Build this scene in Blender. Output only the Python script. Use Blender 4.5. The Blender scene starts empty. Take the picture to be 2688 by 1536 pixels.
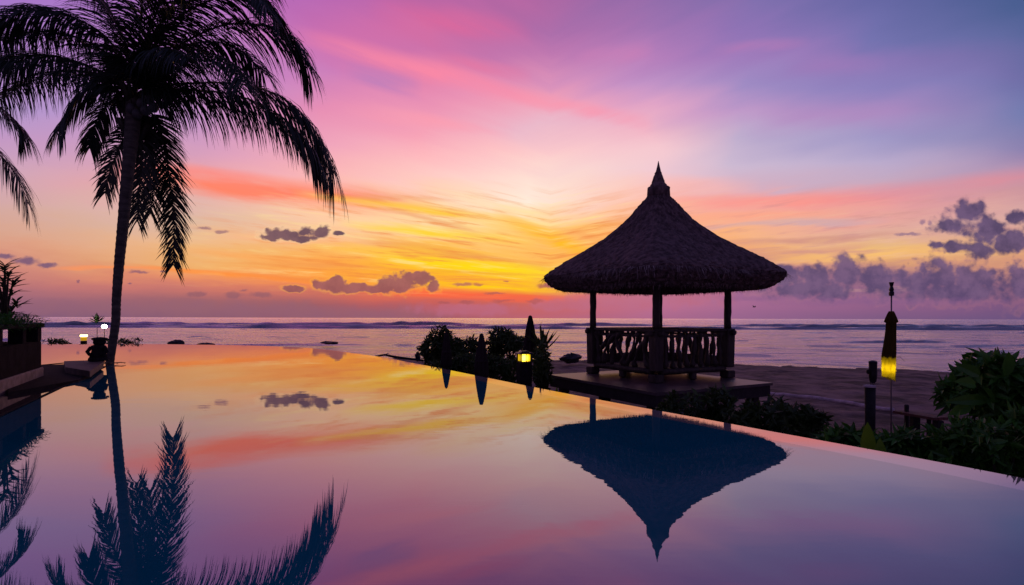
import bpy, math, random
import numpy as np
from mathutils import Vector

# ------------------------------------------------------------------ camera, world, light
S = bpy.context.scene
COL = S.collection
F, CX, HOR, CAMZ, ROLL = 1403.0, 1344.0, 835.5, 1.07, math.radians(0.149)
cam_d = bpy.data.cameras.new('camera')
cam = bpy.data.objects.new('camera', cam_d)
COL.objects.link(cam)
cam_d.sensor_width = 36.0
cam_d.lens = 36.0 * F / 2688.0
cam_d.shift_y = (HOR - 768.0) / 2688.0
cam_d.clip_start, cam_d.clip_end = 0.05, 60000
cam.location = (0, 0, CAMZ)
from mathutils import Matrix
cam.rotation_euler = (Matrix.Rotation(math.radians(90), 3, 'X') @ Matrix.Rotation(ROLL, 3, 'Z')).to_euler()
S.camera = cam
S.view_settings.view_transform = 'Standard'
S.view_settings.look = 'None'
S.view_settings.exposure = 0.0
S.view_settings.gamma = 1.0


def lin(c):
    return tuple((x / 255 / 12.92) if x / 255 <= 0.04045 else ((x / 255 + 0.055) / 1.055) ** 2.4 for x in c)


class NT:
    """small helper that writes shader nodes"""
    def __init__(self, tree):
        self.t = tree

    def new(self, kind, **kw):
        n = self.t.nodes.new(kind)
        for k, v in kw.items():
            setattr(n, k, v)
        return n

    def put(self, sock, v):
        if hasattr(v, 'is_output'):
            self.t.links.new(v, sock)
        else:
            sock.default_value = v

    def m(self, op, a, b=0.0, c=0.0, clamp=False):
        n = self.new('ShaderNodeMath', operation=op, use_clamp=clamp)
        self.put(n.inputs[0], a); self.put(n.inputs[1], b); self.put(n.inputs[2], c)
        return n.outputs[0]

    def vm(self, op, a, b=(0, 0, 0), c=(0, 0, 0), out=0):
        n = self.new('ShaderNodeVectorMath', operation=op)
        self.put(n.inputs[0], a)
        if op not in ('LENGTH', 'NORMALIZE'):
            self.put(n.inputs[1], b)
        if op == 'MULTIPLY_ADD':
            self.put(n.inputs[2], c)
        return n.outputs['Value'] if out else n.outputs[0]

    def mix(self, f, a, b, blend='MIX'):
        n = self.new('ShaderNodeMix', data_type='RGBA', blend_type=blend)
        self.put(n.inputs[0], f)
        self.put(n.inputs[6], a if hasattr(a, 'is_output') else (*a[:3], 1))
        self.put(n.inputs[7], b if hasattr(b, 'is_output') else (*b[:3], 1))
        return n.outputs[2]

    def xyz(self, x, y, z=0.0):
        n = self.new('ShaderNodeCombineXYZ')
        for i, v in enumerate((x, y, z)):
            self.put(n.inputs[i], v)
        return n.outputs[0]

    def noise(self, vec, scale=1.0, detail=3.0, rough=0.5, dims='3D', out=0):
        n = self.new('ShaderNodeTexNoise', noise_dimensions=dims)
        self.put(n.inputs['Vector'], vec)
        n.inputs['Scale'].default_value = scale
        n.inputs['Detail'].default_value = detail
        n.inputs['Roughness'].default_value = rough
        return n.outputs[out]

    def smooth(self, v, a, b, lo=0.0, hi=1.0):
        n = self.new('ShaderNodeMapRange', interpolation_type='SMOOTHSTEP')
        self.put(n.inputs[0], v)
        for i, x in enumerate((a, b, lo, hi)):
            n.inputs[i + 1].default_value = x
        return n.outputs[0]

    def lerp(self, v, a, b, lo=0.0, hi=1.0):
        n = self.new('ShaderNodeMapRange')
        self.put(n.inputs[0], v)
        for i, x in enumerate((a, b, lo, hi)):
            n.inputs[i + 1].default_value = x
        return n.outputs[0]

    def ramp(self, fac, stops):
        n = self.new('ShaderNodeValToRGB')
        r = n.color_ramp
        while len(r.elements) < len(stops):
            r.elements.new(0.5)
        for e, (p, c) in zip(r.elements, stops):
            e.position = p
            e.color = (*c[:3], 1)
        self.put(n.inputs[0], fac)
        return n.outputs[0]


SUN_EL, SUN_AZ = math.radians(-1.5), math.atan2(90, F)


def build_world():
    w = bpy.data.worlds.new('World')
    S.world = w
    w.use_nodes = True
    t = w.node_tree
    t.nodes.clear()
    n = NT(t)
    tc = n.new('ShaderNodeTexCoord')
    sep = n.new('ShaderNodeSeparateXYZ')
    t.links.new(tc.outputs['Generated'], sep.inputs[0])
    dx, dy, dz = sep.outputs
    yy = n.m('MAXIMUM', dy, 0.12)
    # u: bearing to the right of straight ahead, v: height over the horizon (1000 = 35.5 degrees)
    u = n.m('MULTIPLY', n.m('DIVIDE', dx, yy), F)
    v = n.m('MULTIPLY', n.m('DIVIDE', n.m('ABSOLUTE', dz), yy), F)
    # cirrus is drawn out along lines that fan from the glow on the horizon
    fan = n.m('ADD', n.m('MULTIPLY', n.m('ABSOLUTE', n.m('SUBTRACT', u, 100.0)), 1 / 1300.0), 1.0)
    s = n.m('DIVIDE', v, fan)
    big = n.noise(n.xyz(n.m('MULTIPLY', u, 0.0021), n.m('MULTIPLY', s, 0.0105)), 1.0, 2.0, 0.5)
    fine = n.noise(n.xyz(n.m('MULTIPLY', u, 0.0042), n.m('MULTIPLY', s, 0.042), 3.3), 1.0, 4.0, 0.6)
    hi = n.smooth(v, 40.0, 200.0, 0.25, 1.0)
    wv = n.m('ADD', n.m('MULTIPLY', n.m('MULTIPLY', n.m('SUBTRACT', big, 0.5), 95.0), n.smooth(v, 150.0, 380.0, 0.5, 1.0)), n.m('MULTIPLY', n.m('MULTIPLY', n.m('SUBTRACT', fine, 0.5), 100.0), n.smooth(v, 250.0, 420.0, 1.0, 0.3)))
    wv = n.m('MULTIPLY', wv, hi)
    v2 = n.m('ADD', v, wv)
    u2 = n.m('ADD', u, n.m('MULTIPLY', n.m('SUBTRACT', big, 0.5), 260.0))
    # columns of sky colour: bearing (photo x), then (photo y, colour)
    top = [(-700, (62, 62, 112)), (-2000, (36, 40, 76))]
    cols = [
        (-900, [(0, (95, 85, 150)), (300, (125, 105, 165)), (500, (160, 125, 150)), (650, (170, 125, 125)), (730, (150, 98, 112)), (835, (98, 74, 112))]),
        (0, [(0, (165, 120, 200)), (200, (180, 138, 205)), (290, (178, 150, 205)), (370, (195, 152, 195)), (450, (207, 166, 185)), (550, (212, 168, 160)), (620, (218, 165, 142)), (665, (220, 155, 130)), (705, (208, 135, 122)), (750, (186, 117, 120)), (790, (152, 102, 124)), (835, (120, 88, 124))]),
        (520, [(0, (180, 115, 195)), (150, (190, 130, 200)), (300, (192, 145, 200)), (400, (214, 158, 188)), (470, (238, 165, 165)), (540, (226, 182, 172)), (590, (222, 184, 162)), (640, (238, 186, 140)), (690, (240, 178, 108)), (725, (240, 150, 100)), (755, (205, 118, 108)), (790, (160, 100, 108)), (835, (138, 92, 112))]),
        (850, [(0, (186, 104, 178)), (100, (205, 112, 175)), (200, (205, 125, 185)), (290, (232, 143, 180)), (380, (240, 165, 188)), (450, (250, 180, 182)), (520, (255, 190, 160)), (570, (255, 205, 165)), (620, (252, 194, 148)), (670, (253, 180, 90)), (715, (255, 160, 66)), (745, (245, 140, 80)), (768, (200, 108, 98)), (800, (160, 94, 102)), (835, (145, 90, 110))]),
        (1120, [(0, (190, 102, 165)), (70, (212, 108, 162)), (140, (205, 112, 168)), (200, (228, 128, 170)), (260, (232, 142, 180)), (340, (246, 160, 182)), (410, (255, 186, 190)), (470, (255, 204, 198)), (530, (255, 212, 165)), (590, (255, 218, 158)), (630, (255, 210, 138)), (665, (255, 188, 66)), (705, (255, 192, 34)), (745, (255, 165, 45)), (772, (248, 115, 70)), (793, (195, 92, 92)), (835, (158, 90, 106))]),
        (1390, [(0, (176, 102, 162)), (70, (178, 106, 166)), (140, (192, 118, 174)), (210, (222, 142, 182)), (270, (242, 158, 182)), (330, (234, 184, 202)), (400, (252, 200, 202)), (460, (255, 222, 210)), (530, (255, 236, 218)), (570, (255, 224, 172)), (605, (255, 204, 104)), (640, (255, 192, 104)), (680, (255, 190, 84)), (720, (255, 215, 48)), (752, (255, 188, 38)), (776, (240, 112, 66)), (796, (200, 100, 96)), (835, (186, 100, 114))]),
        (1700, [(0, (148, 108, 170)), (70, (160, 114, 176)), (140, (184, 126, 186)), (210, (196, 146, 198)), (280, (225, 164, 198)), (340, (242, 182, 198)), (400, (245, 200, 208)), (450, (242, 202, 210)), (510, (252, 190, 178)), (570, (255, 180, 140)), (640, (255, 172, 95)), (700, (248, 158, 92)), (738, (200, 126, 138)), (770, (186, 116, 144)), (805, (186, 110, 144)), (835, (174, 105, 140))]),
        (1950, [(0, (125, 110, 172)), (70, (142, 114, 180)), (140, (160, 122, 186)), (220, (158, 138, 195)), (290, (192, 152, 200)), (350, (190, 172, 205)), (420, (206, 186, 210)), (480, (210, 176, 196)), (530, (244, 165, 160)), (580, (246, 172, 146)), (630, (246, 180, 132)), (670, (236, 166, 118)), (710, (180, 120, 140)), (755, (148, 98, 140)), (790, (165, 105, 145)), (835, (150, 100, 140))]),
        (2300, [(0, (104, 104, 165)), (100, (116, 114, 175)), (160, (138, 118, 180)), (230, (140, 128, 188)), (300, (166, 136, 190)), (360, (160, 152, 198)), (430, (186, 170, 204)), (480, (196, 168, 192)), (520, (234, 156, 160)), (560, (234, 166, 154)), (610, (224, 172, 154)), (655, (236, 188, 122)), (690, (226, 165, 115)), (730, (150, 104, 132)), (765, (128, 90, 135)), (795, (144, 95, 135)), (835, (125, 90, 130))]),
        (2688, [(0, (74, 94, 145)), (100, (90, 102, 155)), (200, (110, 108, 165)), (300, (115, 124, 175)), (390, (142, 130, 175)), (450, (178, 142, 172)), (510, (202, 148, 156)), (580, (214, 168, 165)), (650, (228, 168, 122)), (700, (205, 142, 120)), (740, (140, 98, 128)), (790, (124, 86, 126)), (835, (105, 82, 125))]),
        (3700, [(0, (48, 62, 108)), (300, (74, 84, 130)), (550, (120, 100, 135)), (690, (120, 92, 118)), (835, (78, 66, 105))]),
    ]
    fac = n.m('MULTIPLY', v2, 1 / 3000.0, clamp=True)
    out = None
    for i, (x, st) in enumerate(cols):
        stops = sorted([((836 - y) / 3000.0, lin(c)) for y, c in st + [(a, lin and b) for a, b in top]])
        c = n.ramp(fac, stops)
        if out is None:
            out = c
        else:
            f = n.lerp(u2, cols[i - 1][0] - CX, x - CX)
            out = n.mix(f, out, c)
    # named cirrus streaks: photo x0 y0 x1 y1, half width, colour, strength
    streaks = [
        (760, 85, 1480, 290, 24, (255, 138, 165), .62), (1340, 250, 1720, 325, 18, (250, 152, 175), .6),
        (960, 15, 1400, 90, 30, (226, 104, 155), .5), (900, 185, 1110, 235, 26, (182, 126, 188), .6),
        (900, 290, 1350, 345, 16, (255, 158, 175), .45), (1150, 150, 1400, 200, 18, (232, 118, 160), .5),
        (1500, 155, 1720, 130, 20, (205, 128, 182), .5), (1850, 125, 2130, 112, 14, (178, 122, 182), .6),
        (1980, 300, 2420, 300, 26, (178, 138, 192), .45), (2050, 170, 2330, 160, 22, (160, 122, 184), .5),
        (260, 450, 1150, 547, 30, (255, 132, 104), 1.0), (250, 440, 760, 480, 18, (255, 138, 135), .5),
        (760, 505, 1420, 592, 15, (255, 200, 70), .85), (900, 515, 1190, 525, 9, (240, 160, 110), .5),
        (880, 585, 1420, 640, 13, (255, 212, 60), .85), (990, 545, 1290, 625, 9, (238, 166, 112), .7),
        (1290, 560, 1620, 700, 24, (255, 186, 28), .85), (1440, 600, 1620, 640, 10, (250, 165, 95), .6),
        (920, 632, 1480, 705, 11, (236, 148, 82), .8), (760, 650, 1300, 668, 12, (255, 196, 60), .6),
        (950, 672, 1520, 722, 17, (255, 216, 18), .9), (1100, 712, 1420, 722, 6, (240, 165, 50), .6),
        (1080, 738, 1520, 768, 13, (255, 202, 22), .85), (960, 765, 1500, 790, 10, (255, 96, 62), .85),
        (430, 655, 900, 700, 9, (255, 165, 85), .5), (330, 698, 900, 748, 8, (255, 142, 58), .85),
        (120, 706, 460, 706, 5, (255, 148, 88), .7), (560, 625, 900, 640, 9, (255, 178, 130), .5),
        (700, 690, 1060, 712, 6, (240, 150, 80), .5),
        (1720, 530, 2360, 520, 22, (255, 148, 134), .75), (2080, 535, 2900, 440, 26, (228, 140, 150), .6),
        (1660, 578, 2250, 552, 13, (255, 166, 132), .6), (1780, 602, 2350, 566, 8, (196, 168, 180), .6),
        (1800, 648, 2500, 604, 11, (204, 140, 132), .65), (1900, 672, 2330, 640, 10, (214, 148, 128), .55),
        (1980, 690, 2620, 645, 17, (252, 192, 112), .6), (1700, 480, 2000, 490, 20, (255, 182, 172), .45),
    ]
    vs = n.m('ADD', v, n.m('MULTIPLY', wv, 0.42))
    for x0, y0, x1, y1, hw, c, op in streaks:
        tt = n.lerp(u, x0 - CX, x1 - CX)
        win = n.m('MULTIPLY', n.m('MULTIPLY', tt, n.m('SUBTRACT', 1.0, tt)), 4.0)
        cv = n.m('ADD', n.m('MULTIPLY', tt, float(y0 - y1)), 836.0 - y0)
        d = n.m('DIVIDE', n.m('SUBTRACT', vs, cv), hw * (0.8 if y0 > 500 else 1.0))
        g = n.m('MAXIMUM', n.m('SUBTRACT', 1.0, n.m('MULTIPLY', n.m('MULTIPLY', d, d), 0.33)), 0.0)
        k = n.m('MULTIPLY', n.m('MULTIPLY', n.m('MULTIPLY', g, g), win), op)
        k = n.m('MULTIPLY', k, n.lerp(fine, 0.25, 0.6, 0.45, 1.25), clamp=True)
        out = n.mix(k, out, lin(c))
    wisp = n.noise(n.xyz(n.m('MULTIPLY', u, 0.0052), n.m('MULTIPLY', s, 0.088), 7.7), 1.0, 5.0, 0.62)
    low = n.m('MULTIPLY', n.smooth(v, 45.0, 110.0), n.smooth(v, 380.0, 240.0))
    near = n.m('MULTIPLY', n.smooth(u, -1000.0, -350.0), n.smooth(u, 420.0, 200.0))
    warm = n.m('MULTIPLY', low, near)
    cool = n.m('MULTIPLY', low, n.smooth(u, 250.0, 520.0))
    out = n.mix(n.m('MULTIPLY', n.m('MULTIPLY', n.smooth(wisp, 0.50, 0.68), 0.72), warm), out, lin((240, 138, 66)))
    out = n.mix(n.m('MULTIPLY', n.m('MULTIPLY', n.smooth(wisp, 0.47, 0.28), 0.6), warm), out, lin((255, 228, 150)))
    out = n.mix(n.m('MULTIPLY', n.m('MULTIPLY', n.smooth(wisp, 0.52, 0.70), 0.5), cool), out, lin((200, 138, 140)))
    out = n.mix(n.m('MULTIPLY', n.m('MULTIPLY', n.smooth(wisp, 0.47, 0.3), 0.4), cool), out, lin((240, 190, 160)))
    # cumulus: ellipses with ragged rims
    p = n.xyz(u, v)
    lump = n.noise(p, 1 / 34.0, 6.0, 0.62)
    puff = n.new('ShaderNodeTexVoronoi', feature='SMOOTH_F1')
    puff.inputs['Scale'].default_value = 1 / 32.0
    t.links.new(p, puff.inputs['Vector'])
    shade = n.noise(p, 1 / 60.0, 5.0, 0.62)
    wob = n.new('ShaderNodeTexNoise')
    t.links.new(n.vm('MULTIPLY', p, (0.6, 1.0, 1.0)), wob.inputs['Vector'])
    wob.inputs['Scale'].default_value = 1 / 19.0
    wob.inputs['Detail'].default_value = 5.0
    wob.inputs['Roughness'].default_value = 0.65
    pw = n.vm('MULTIPLY_ADD', n.vm('SUBTRACT', wob.outputs['Color'], (0.5, 0.5, 0.5)), (22.0, 15.0, 0.0), p)
    puff2 = n.new('ShaderNodeTexVoronoi', feature='SMOOTH_F1')
    puff2.inputs['Scale'].default_value = 1 / 13.0
    t.links.new(pw, puff2.inputs['Vector'])
    ragged = n.m('ADD', n.m('MULTIPLY', n.m('SUBTRACT', lump, 0.5), 1.7), n.m('ADD', n.m('MULTIPLY', n.m('SUBTRACT', puff.outputs['Distance'], 0.4), -1.7), n.m('MULTIPLY', n.m('SUBTRACT', puff2.outputs['Distance'], 0.4), -0.8)))

    def cloud(els, dark, light, soft=0.22, op=0.95, rag=1.0, thr=0.0, rim=None):
        nonlocal out
        best = None
        for cx, cy, rx, ry in els:
            q = n.vm('MULTIPLY_ADD', pw, (1 / rx, 1 / ry, 0), (-(cx - CX) / rx, -(836 - cy) / ry, 0))
            L = n.vm('LENGTH', q, out=1)
            best = L if best is None else n.m('MINIMUM', best, L)
        f = n.m('ADD', n.m('SUBTRACT', 1.0, best), n.m('MULTIPLY', ragged, 0.62 * rag))
        k = n.m('MULTIPLY', n.smooth(f, thr - soft * .3, thr + soft * 1.5), op)
        if rim:
            out = n.mix(n.m('MULTIPLY', n.smooth(f, thr - .35, thr + .05), rim[3] / 100), out, lin(rim[:3]))
        c = n.mix(n.smooth(shade, 0.35, 0.65), lin(dark), lin(light))
        out = n.mix(k, out, c)

    # low haze bank, left and middle
    cloud([(120, 812, 170, 34), (300, 818, 190, 30), (490, 812, 130, 34), (640, 815, 130, 32), (800, 820, 160, 34), (1000, 826, 200, 34)], (146, 98, 118), (150, 100, 114), 0.5, 0.55, 0.6)
    cloud([(1480, 800, 120, 22), (1620, 790, 150, 36), (1800, 775, 150, 40), (1240, 812, 180, 20)], (188, 104, 126), (186, 108, 136), 0.4, 0.6, 0.7)
    cloud([(1560, 752, 90, 16), (1700, 735, 120, 22), (1460, 749, 45, 9), (1850, 740, 90, 28)], (150, 96, 130), (172, 112, 142), 0.3, 0.75)
    # bank at the right
    cloud([(1990, 735, 60, 30), (2060, 728, 75, 42), (2150, 728, 70, 40), (2228, 712, 52, 52), (2310, 730, 85, 50), (2400, 752, 80, 36), (2466, 722, 62, 58), (2552, 736, 72, 58), (2690, 742, 80, 68), (2130, 758, 200, 30), (2500, 765, 240, 34), (2850, 740, 160, 70)], (86, 70, 110), (114, 88, 126), 0.36, 0.95, 1.0, -0.06, (236, 150, 130, 10))
    cloud([(2330, 790, 420, 14), (2020, 782, 180, 12)], (126, 88, 136), (140, 96, 138), 0.6, 0.6, 0.8)
    # dark cloud at the right
    cloud([(2548, 556, 48, 40), (2492, 588, 46, 28), (2590, 600, 62, 48), (2650, 632, 74, 34), (2672, 568, 44, 22), (2512, 646, 52, 20), (2462, 640, 24, 12), (2570, 652, 50, 22), (2760, 600, 90, 60)], (76, 62, 100), (104, 82, 120), 0.36, 0.97, 0.95, -0.14)
    cloud([(2420, 582, 12, 9), (2440, 584, 9, 8), (2380, 612, 30, 5)], (128, 98, 134), (138, 104, 138), 0.4, 0.7)
    # small dark cloud at the left of the glow, and its wisps
    cloud([(752, 617, 56, 17), (800, 611, 34, 19), (846, 612, 22, 18), (712, 626, 34, 8), (888, 614, 16, 6), (780, 628, 60, 9)], (92, 64, 86), (116, 80, 94), 0.28, 0.95, 1.0, -0.1, (255, 215, 165, 35))
    cloud([(532, 602, 26, 5), (582, 610, 22, 6)], (152, 108, 118), (160, 114, 120), 0.4, 0.8, .8)
    cloud([(70, 690, 46, 13), (122, 700, 34, 8), (10, 677, 36, 10)], (118, 86, 118), (126, 92, 120), 0.4, 0.92, .8)
    cloud([(366, 717, 34, 5), (205, 742, 5, 4), (341, 748, 9, 3), (430, 716, 10, 3)], (134, 88, 112), (140, 92, 112), 0.4, 0.8, .6)
    cloud([(520, 776, 34, 9), (610, 777, 40, 9), (690, 776, 34, 9), (640, 764, 12, 4)], (140, 90, 106), (146, 94, 106), 0.5, 0.7, .9)
    # mauve cumulus in front of the glow
    cloud([(775, 760, 34, 9), (850, 752, 34, 18), (885, 750, 32, 24), (940, 757, 42, 12), (1020, 750, 42, 24), (1062, 742, 36, 26), (1108, 732, 34, 18), (1140, 752, 18, 16), (1000, 762, 60, 10)], (142, 80, 90), (160, 92, 98), 0.2, 0.93, 0.95, -0.06, (255, 190, 60, 28))
    cloud([(1216, 748, 34, 5), (1300, 770, 34, 4), (1255, 748, 20, 5), (1330, 740, 9, 3), (1440, 750, 46, 8)], (176, 90, 78), (170, 92, 100), 0.4, 0.75, .9)
    cloud([(1160, 795, 22, 5), (1225, 794, 28, 6), (1320, 790, 36, 7), (1400, 790, 30, 7)], (170, 86, 92), (178, 92, 96), 0.4, 0.75, .9)
    # the half of the sky behind the viewer is already night blue
    back = n.smooth(dy, 0.32, -0.25)
    night = n.mix(n.smooth(dz, 0.0, 0.8), lin((96, 78, 116)), lin((72, 68, 116)))
    out = n.mix(back, out, night)
    sky = n.new('ShaderNodeTexSky', sky_type='NISHITA', sun_disc=False)
    sky.sun_elevation = SUN_EL
    sky.sun_rotation = SUN_AZ
    bg = n.new('ShaderNodeBackground')
    t.links.new(out, bg.inputs[0])
    bg.inputs[1].default_value = 1.0
    bg2 = n.new('ShaderNodeBackground')
    t.links.new(sky.outputs[0], bg2.inputs[0])
    bg2.inputs[1].default_value = 0.012
    add = n.new('ShaderNodeAddShader')
    t.links.new(bg.outputs[0], add.inputs[0])
    t.links.new(bg2.outputs[0], add.inputs[1])
    o = n.new('ShaderNodeOutputWorld')
    t.links.new(add.outputs[0], o.inputs[0])


build_world()
sun_d = bpy.data.lights.new('sun', 'SUN')
sun_d.energy = 0.6
sun_d.angle = math.radians(0.5)
sun_d.color = (1, 0.55, 0.3)
sun = bpy.data.objects.new('sun', sun_d)      # still just under the sea horizon
COL.objects.link(sun)
sdir = Vector((math.sin(SUN_AZ) * math.cos(SUN_EL), math.cos(SUN_AZ) * math.cos(SUN_EL), math.sin(SUN_EL)))
sun.rotation_euler = sdir.to_track_quat('Z', 'Y').to_euler()


# ------------------------------------------------------------------ helpers
def ray(px, py):
    dx, dy = px - CX, HOR - py
    c, s = math.cos(ROLL), math.sin(ROLL)
    return (dx * c - dy * s, F, dx * s + dy * c)


def at_z(px, py, z=0.0):
    X, Y, Z = ray(px, py)
    t = (z - CAMZ) / Z
    return Vector((X * t, Y * t, z))


def at_y(px, py, y):
    X, Y, Z = ray(px, py)
    t = y / Y
    return Vector((X * t, y, CAMZ + Z * t))


def tag(o, label=None, cat=None, group=None, kind=None):
    if label: o['label'] = label
    if cat: o['category'] = cat
    if group: o['group'] = group
    if kind: o['kind'] = kind
    return o


def thing(name, label, cat, loc=(0, 0, 0), rz=0.0, group=None):
    o = bpy.data.objects.new(name, None)
    COL.objects.link(o)
    o.location = loc
    o.rotation_euler = (0, 0, rz)
    o.empty_display_size = 0.1
    return tag(o, label, cat, group)


class MB:
    """collects vertices and faces and links them as one mesh object"""
    def __init__(self):
        self.v, self.f = [], []

    def add(self, vs, fs):
        b = len(self.v)
        self.v += [tuple(x) for x in vs]
        self.f += [tuple(b + i for i in f) for f in fs]

    def box(self, c, s, rz=0.0, bev=0.012, taper=1.0):
        hx, hy, hz = s[0] / 2, s[1] / 2, s[2] / 2
        b = min(bev, hx * .4, hy * .4, hz * .4)
        rings = []
        for z, ins, k in ((-hz, b, 1), (-hz + b, 0, 1), (hz - b, 0, taper), (hz, b, taper)):
            x, y = hx * k - ins, hy * k - ins
            e = b
            rings.append([(-x + e, -y, z), (x - e, -y, z), (x, -y + e, z), (x, y - e, z), (x - e, y, z), (-x + e, y, z), (-x, y - e, z), (-x, -y + e, z)])
        cr, sr = math.cos(rz), math.sin(rz)
        vs = [(c[0] + p[0] * cr - p[1] * sr, c[1] + p[0] * sr + p[1] * cr, c[2] + p[2]) for r in rings for p in r]
        fs = [tuple(range(7, -1, -1)), tuple(range(24, 32))]
        for k in range(3):
            for i in range(8):
                j = (i + 1) % 8
                fs.append((k * 8 + i, k * 8 + j, k * 8 + 8 + j, k * 8 + 8 + i))
        self.add(vs, fs)

    def tube(self, pts, rad, n=8, cap=True, wob=0.0, rnd=None):
        pts = [Vector(p) for p in pts]
        if not hasattr(rad, '__len__'):
            rad = [rad] * len(pts)
        vs, fs = [], []
        prev = None
        for i, p in enumerate(pts):
            t = (pts[min(i + 1, len(pts) - 1)] - pts[max(i - 1, 0)]).normalized()
            if prev is None:
                a = t.orthogonal().normalized()
            else:
                a = (prev - t * prev.dot(t)).normalized()
            prev = a
            b = t.cross(a)
            for k in range(n):
                an = 2 * math.pi * k / n
                r = rad[i] * (1 + (rnd.uniform(-wob, wob) if rnd else 0))
                vs.append(p + (a * math.cos(an) + b * math.sin(an)) * r)
        for i in range(len(pts) - 1):
            for k in range(n):
                j = (k + 1) % n
                fs.append((i * n + k, i * n + j, i * n + n + j, i * n + n + k))
        if cap:
            fs.append(tuple(range(n - 1, -1, -1)))
            fs.append(tuple(range((len(pts) - 1) * n, len(pts) * n)))
        self.add(vs, fs)

    def lathe(self, prof, c=(0, 0, 0), n=20, wob=None):
        vs, fs = [], []
        for i, (r, z) in enumerate(prof):
            for k in range(n):
                a = 2 * math.pi * k / n
                rr = r * (wob(a, z) if wob else 1)
                vs.append((c[0] + rr * math.cos(a), c[1] + rr * math.sin(a), c[2] + z))
        for i in range(len(prof) - 1):
            for k in range(n):
                j = (k + 1) % n
                fs.append((i * n + k, i * n + j, i * n + n + j, i * n + n + k))
        fs.append(tuple(range(n - 1, -1, -1)))
        fs.append(tuple(range((len(prof) - 1) * n, len(prof) * n)))
        self.add(vs, fs)

    def slab(self, poly, z0, z1):
        """a flat slab over a plan polygon (counter-clockwise)"""
        k = len(poly)
        vs = [(p[0], p[1], z0) for p in poly] + [(p[0], p[1], z1) for p in poly]
        fs = [tuple(range(k - 1, -1, -1)), tuple(range(k, 2 * k))]
        for i in range(k):
            j = (i + 1) % k
            fs.append((i, j, k + j, k + i))
        self.add(vs, fs)

    def leaf(self, p, d, nrm, L, W, fold=0.25, bend=0.3, seg=3):
        """a pointed leaf: midrib curve with two halves folded up along it"""
        d = d.normalized()
        sd = d.cross(nrm)
        if sd.length < 1e-4:
            sd = d.orthogonal()
        sd.normalize()
        up = sd.cross(d)
        vs, fs = [], []
        for i in range(seg + 1):
            t = i / seg
            w = W * (math.sin(math.pi * min(1, 0.08 + t * .92)) ** 0.8) * (1 - .25 * t) if i < seg else 0.002
            c = p + d * (L * t) - up * (bend * L * t * t)
            vs += [c - sd * w / 2 + up * fold * w, c, c + sd * w / 2 + up * fold * w]
        for i in range(seg):
            a = i * 3
            fs += [(a, a + 1, a + 4, a + 3), (a + 1, a + 2, a + 5, a + 4)]
        self.add(vs, fs)

    def build(self, name, mat, parent=None, smooth=False):
        me = bpy.data.meshes.new(name)
        me.from_pydata(self.v, [], self.f)
        me.validate()
        if smooth:
            me.polygons.foreach_set('use_smooth', [True] * len(me.polygons))
        me.materials.append(mat)
        o = bpy.data.objects.new(name, me)
        COL.objects.link(o)
        if parent:
            o.parent = parent
        return o


def mat(name, c, rough=0.7, var=0.3, scale=6.0, bump=0.3, bscale=None, spec=0.4, stretch=(1, 1, 1), c2=None, metal=0.0, dist=0.02, coord='Object'):
    m = bpy.data.materials.new(name)
    m.use_nodes = True
    n = NT(m.node_tree)
    b = m.node_tree.nodes['Principled BSDF']
    tc = n.new('ShaderNodeTexCoord')
    v = n.vm('MULTIPLY', tc.outputs[coord], stretch)
    no = n.noise(v, scale, 4.0, 0.6)
    c2 = c2 or tuple(x * (1 - var) for x in c)
    hi = tuple(min(1, x * (1 + var)) for x in c)
    col = n.mix(n.smooth(no, 0.3, 0.7), c2, hi)
    m.node_tree.links.new(col, b.inputs['Base Color'])
    b.inputs['Roughness'].default_value = rough
    b.inputs['Specular IOR Level'].default_value = spec
    b.inputs['Metallic'].default_value = metal
    if bump:
        bn = n.new('ShaderNodeBump')
        bn.inputs['Strength'].default_value = bump
        bn.inputs['Distance'].default_value = dist
        n.put(bn.inputs['Height'], n.noise(v, bscale or scale * 4, 4.0, 0.6))
        m.node_tree.links.new(bn.outputs[0], b.inputs['Normal'])
    return m


def emit(name, c, strength, core=None, reach=.1):
    m = bpy.data.materials.new(name)
    m.use_nodes = True
    t = m.node_tree
    t.nodes.clear()
    n = NT(t)
    tc = n.new('ShaderNodeTexCoord')
    no = n.noise(tc.outputs['Object'], 9.0, 2.0)
    e = n.new('ShaderNodeEmission')
    n.put(e.inputs[0], n.mix(no, tuple(x * .8 for x in c), c))
    e.inputs[1].default_value = strength
    if core:                                   # hottest round the bulb behind the pane
        d = n.vm('LENGTH', n.vm('SUBTRACT', tc.outputs['Object'], core), out=1)
        n.put(e.inputs[1], n.lerp(n.smooth(d, reach, reach * .25), 0, 1, strength * .2, strength * .8))
        n.put(e.inputs[0], n.mix(n.smooth(d, reach * .75, reach * .2), c, (1, .74, .1)))
    o = n.new('ShaderNodeOutputMaterial')
    t.links.new(e.outputs[0], o.inputs[0])
    return m


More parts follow.
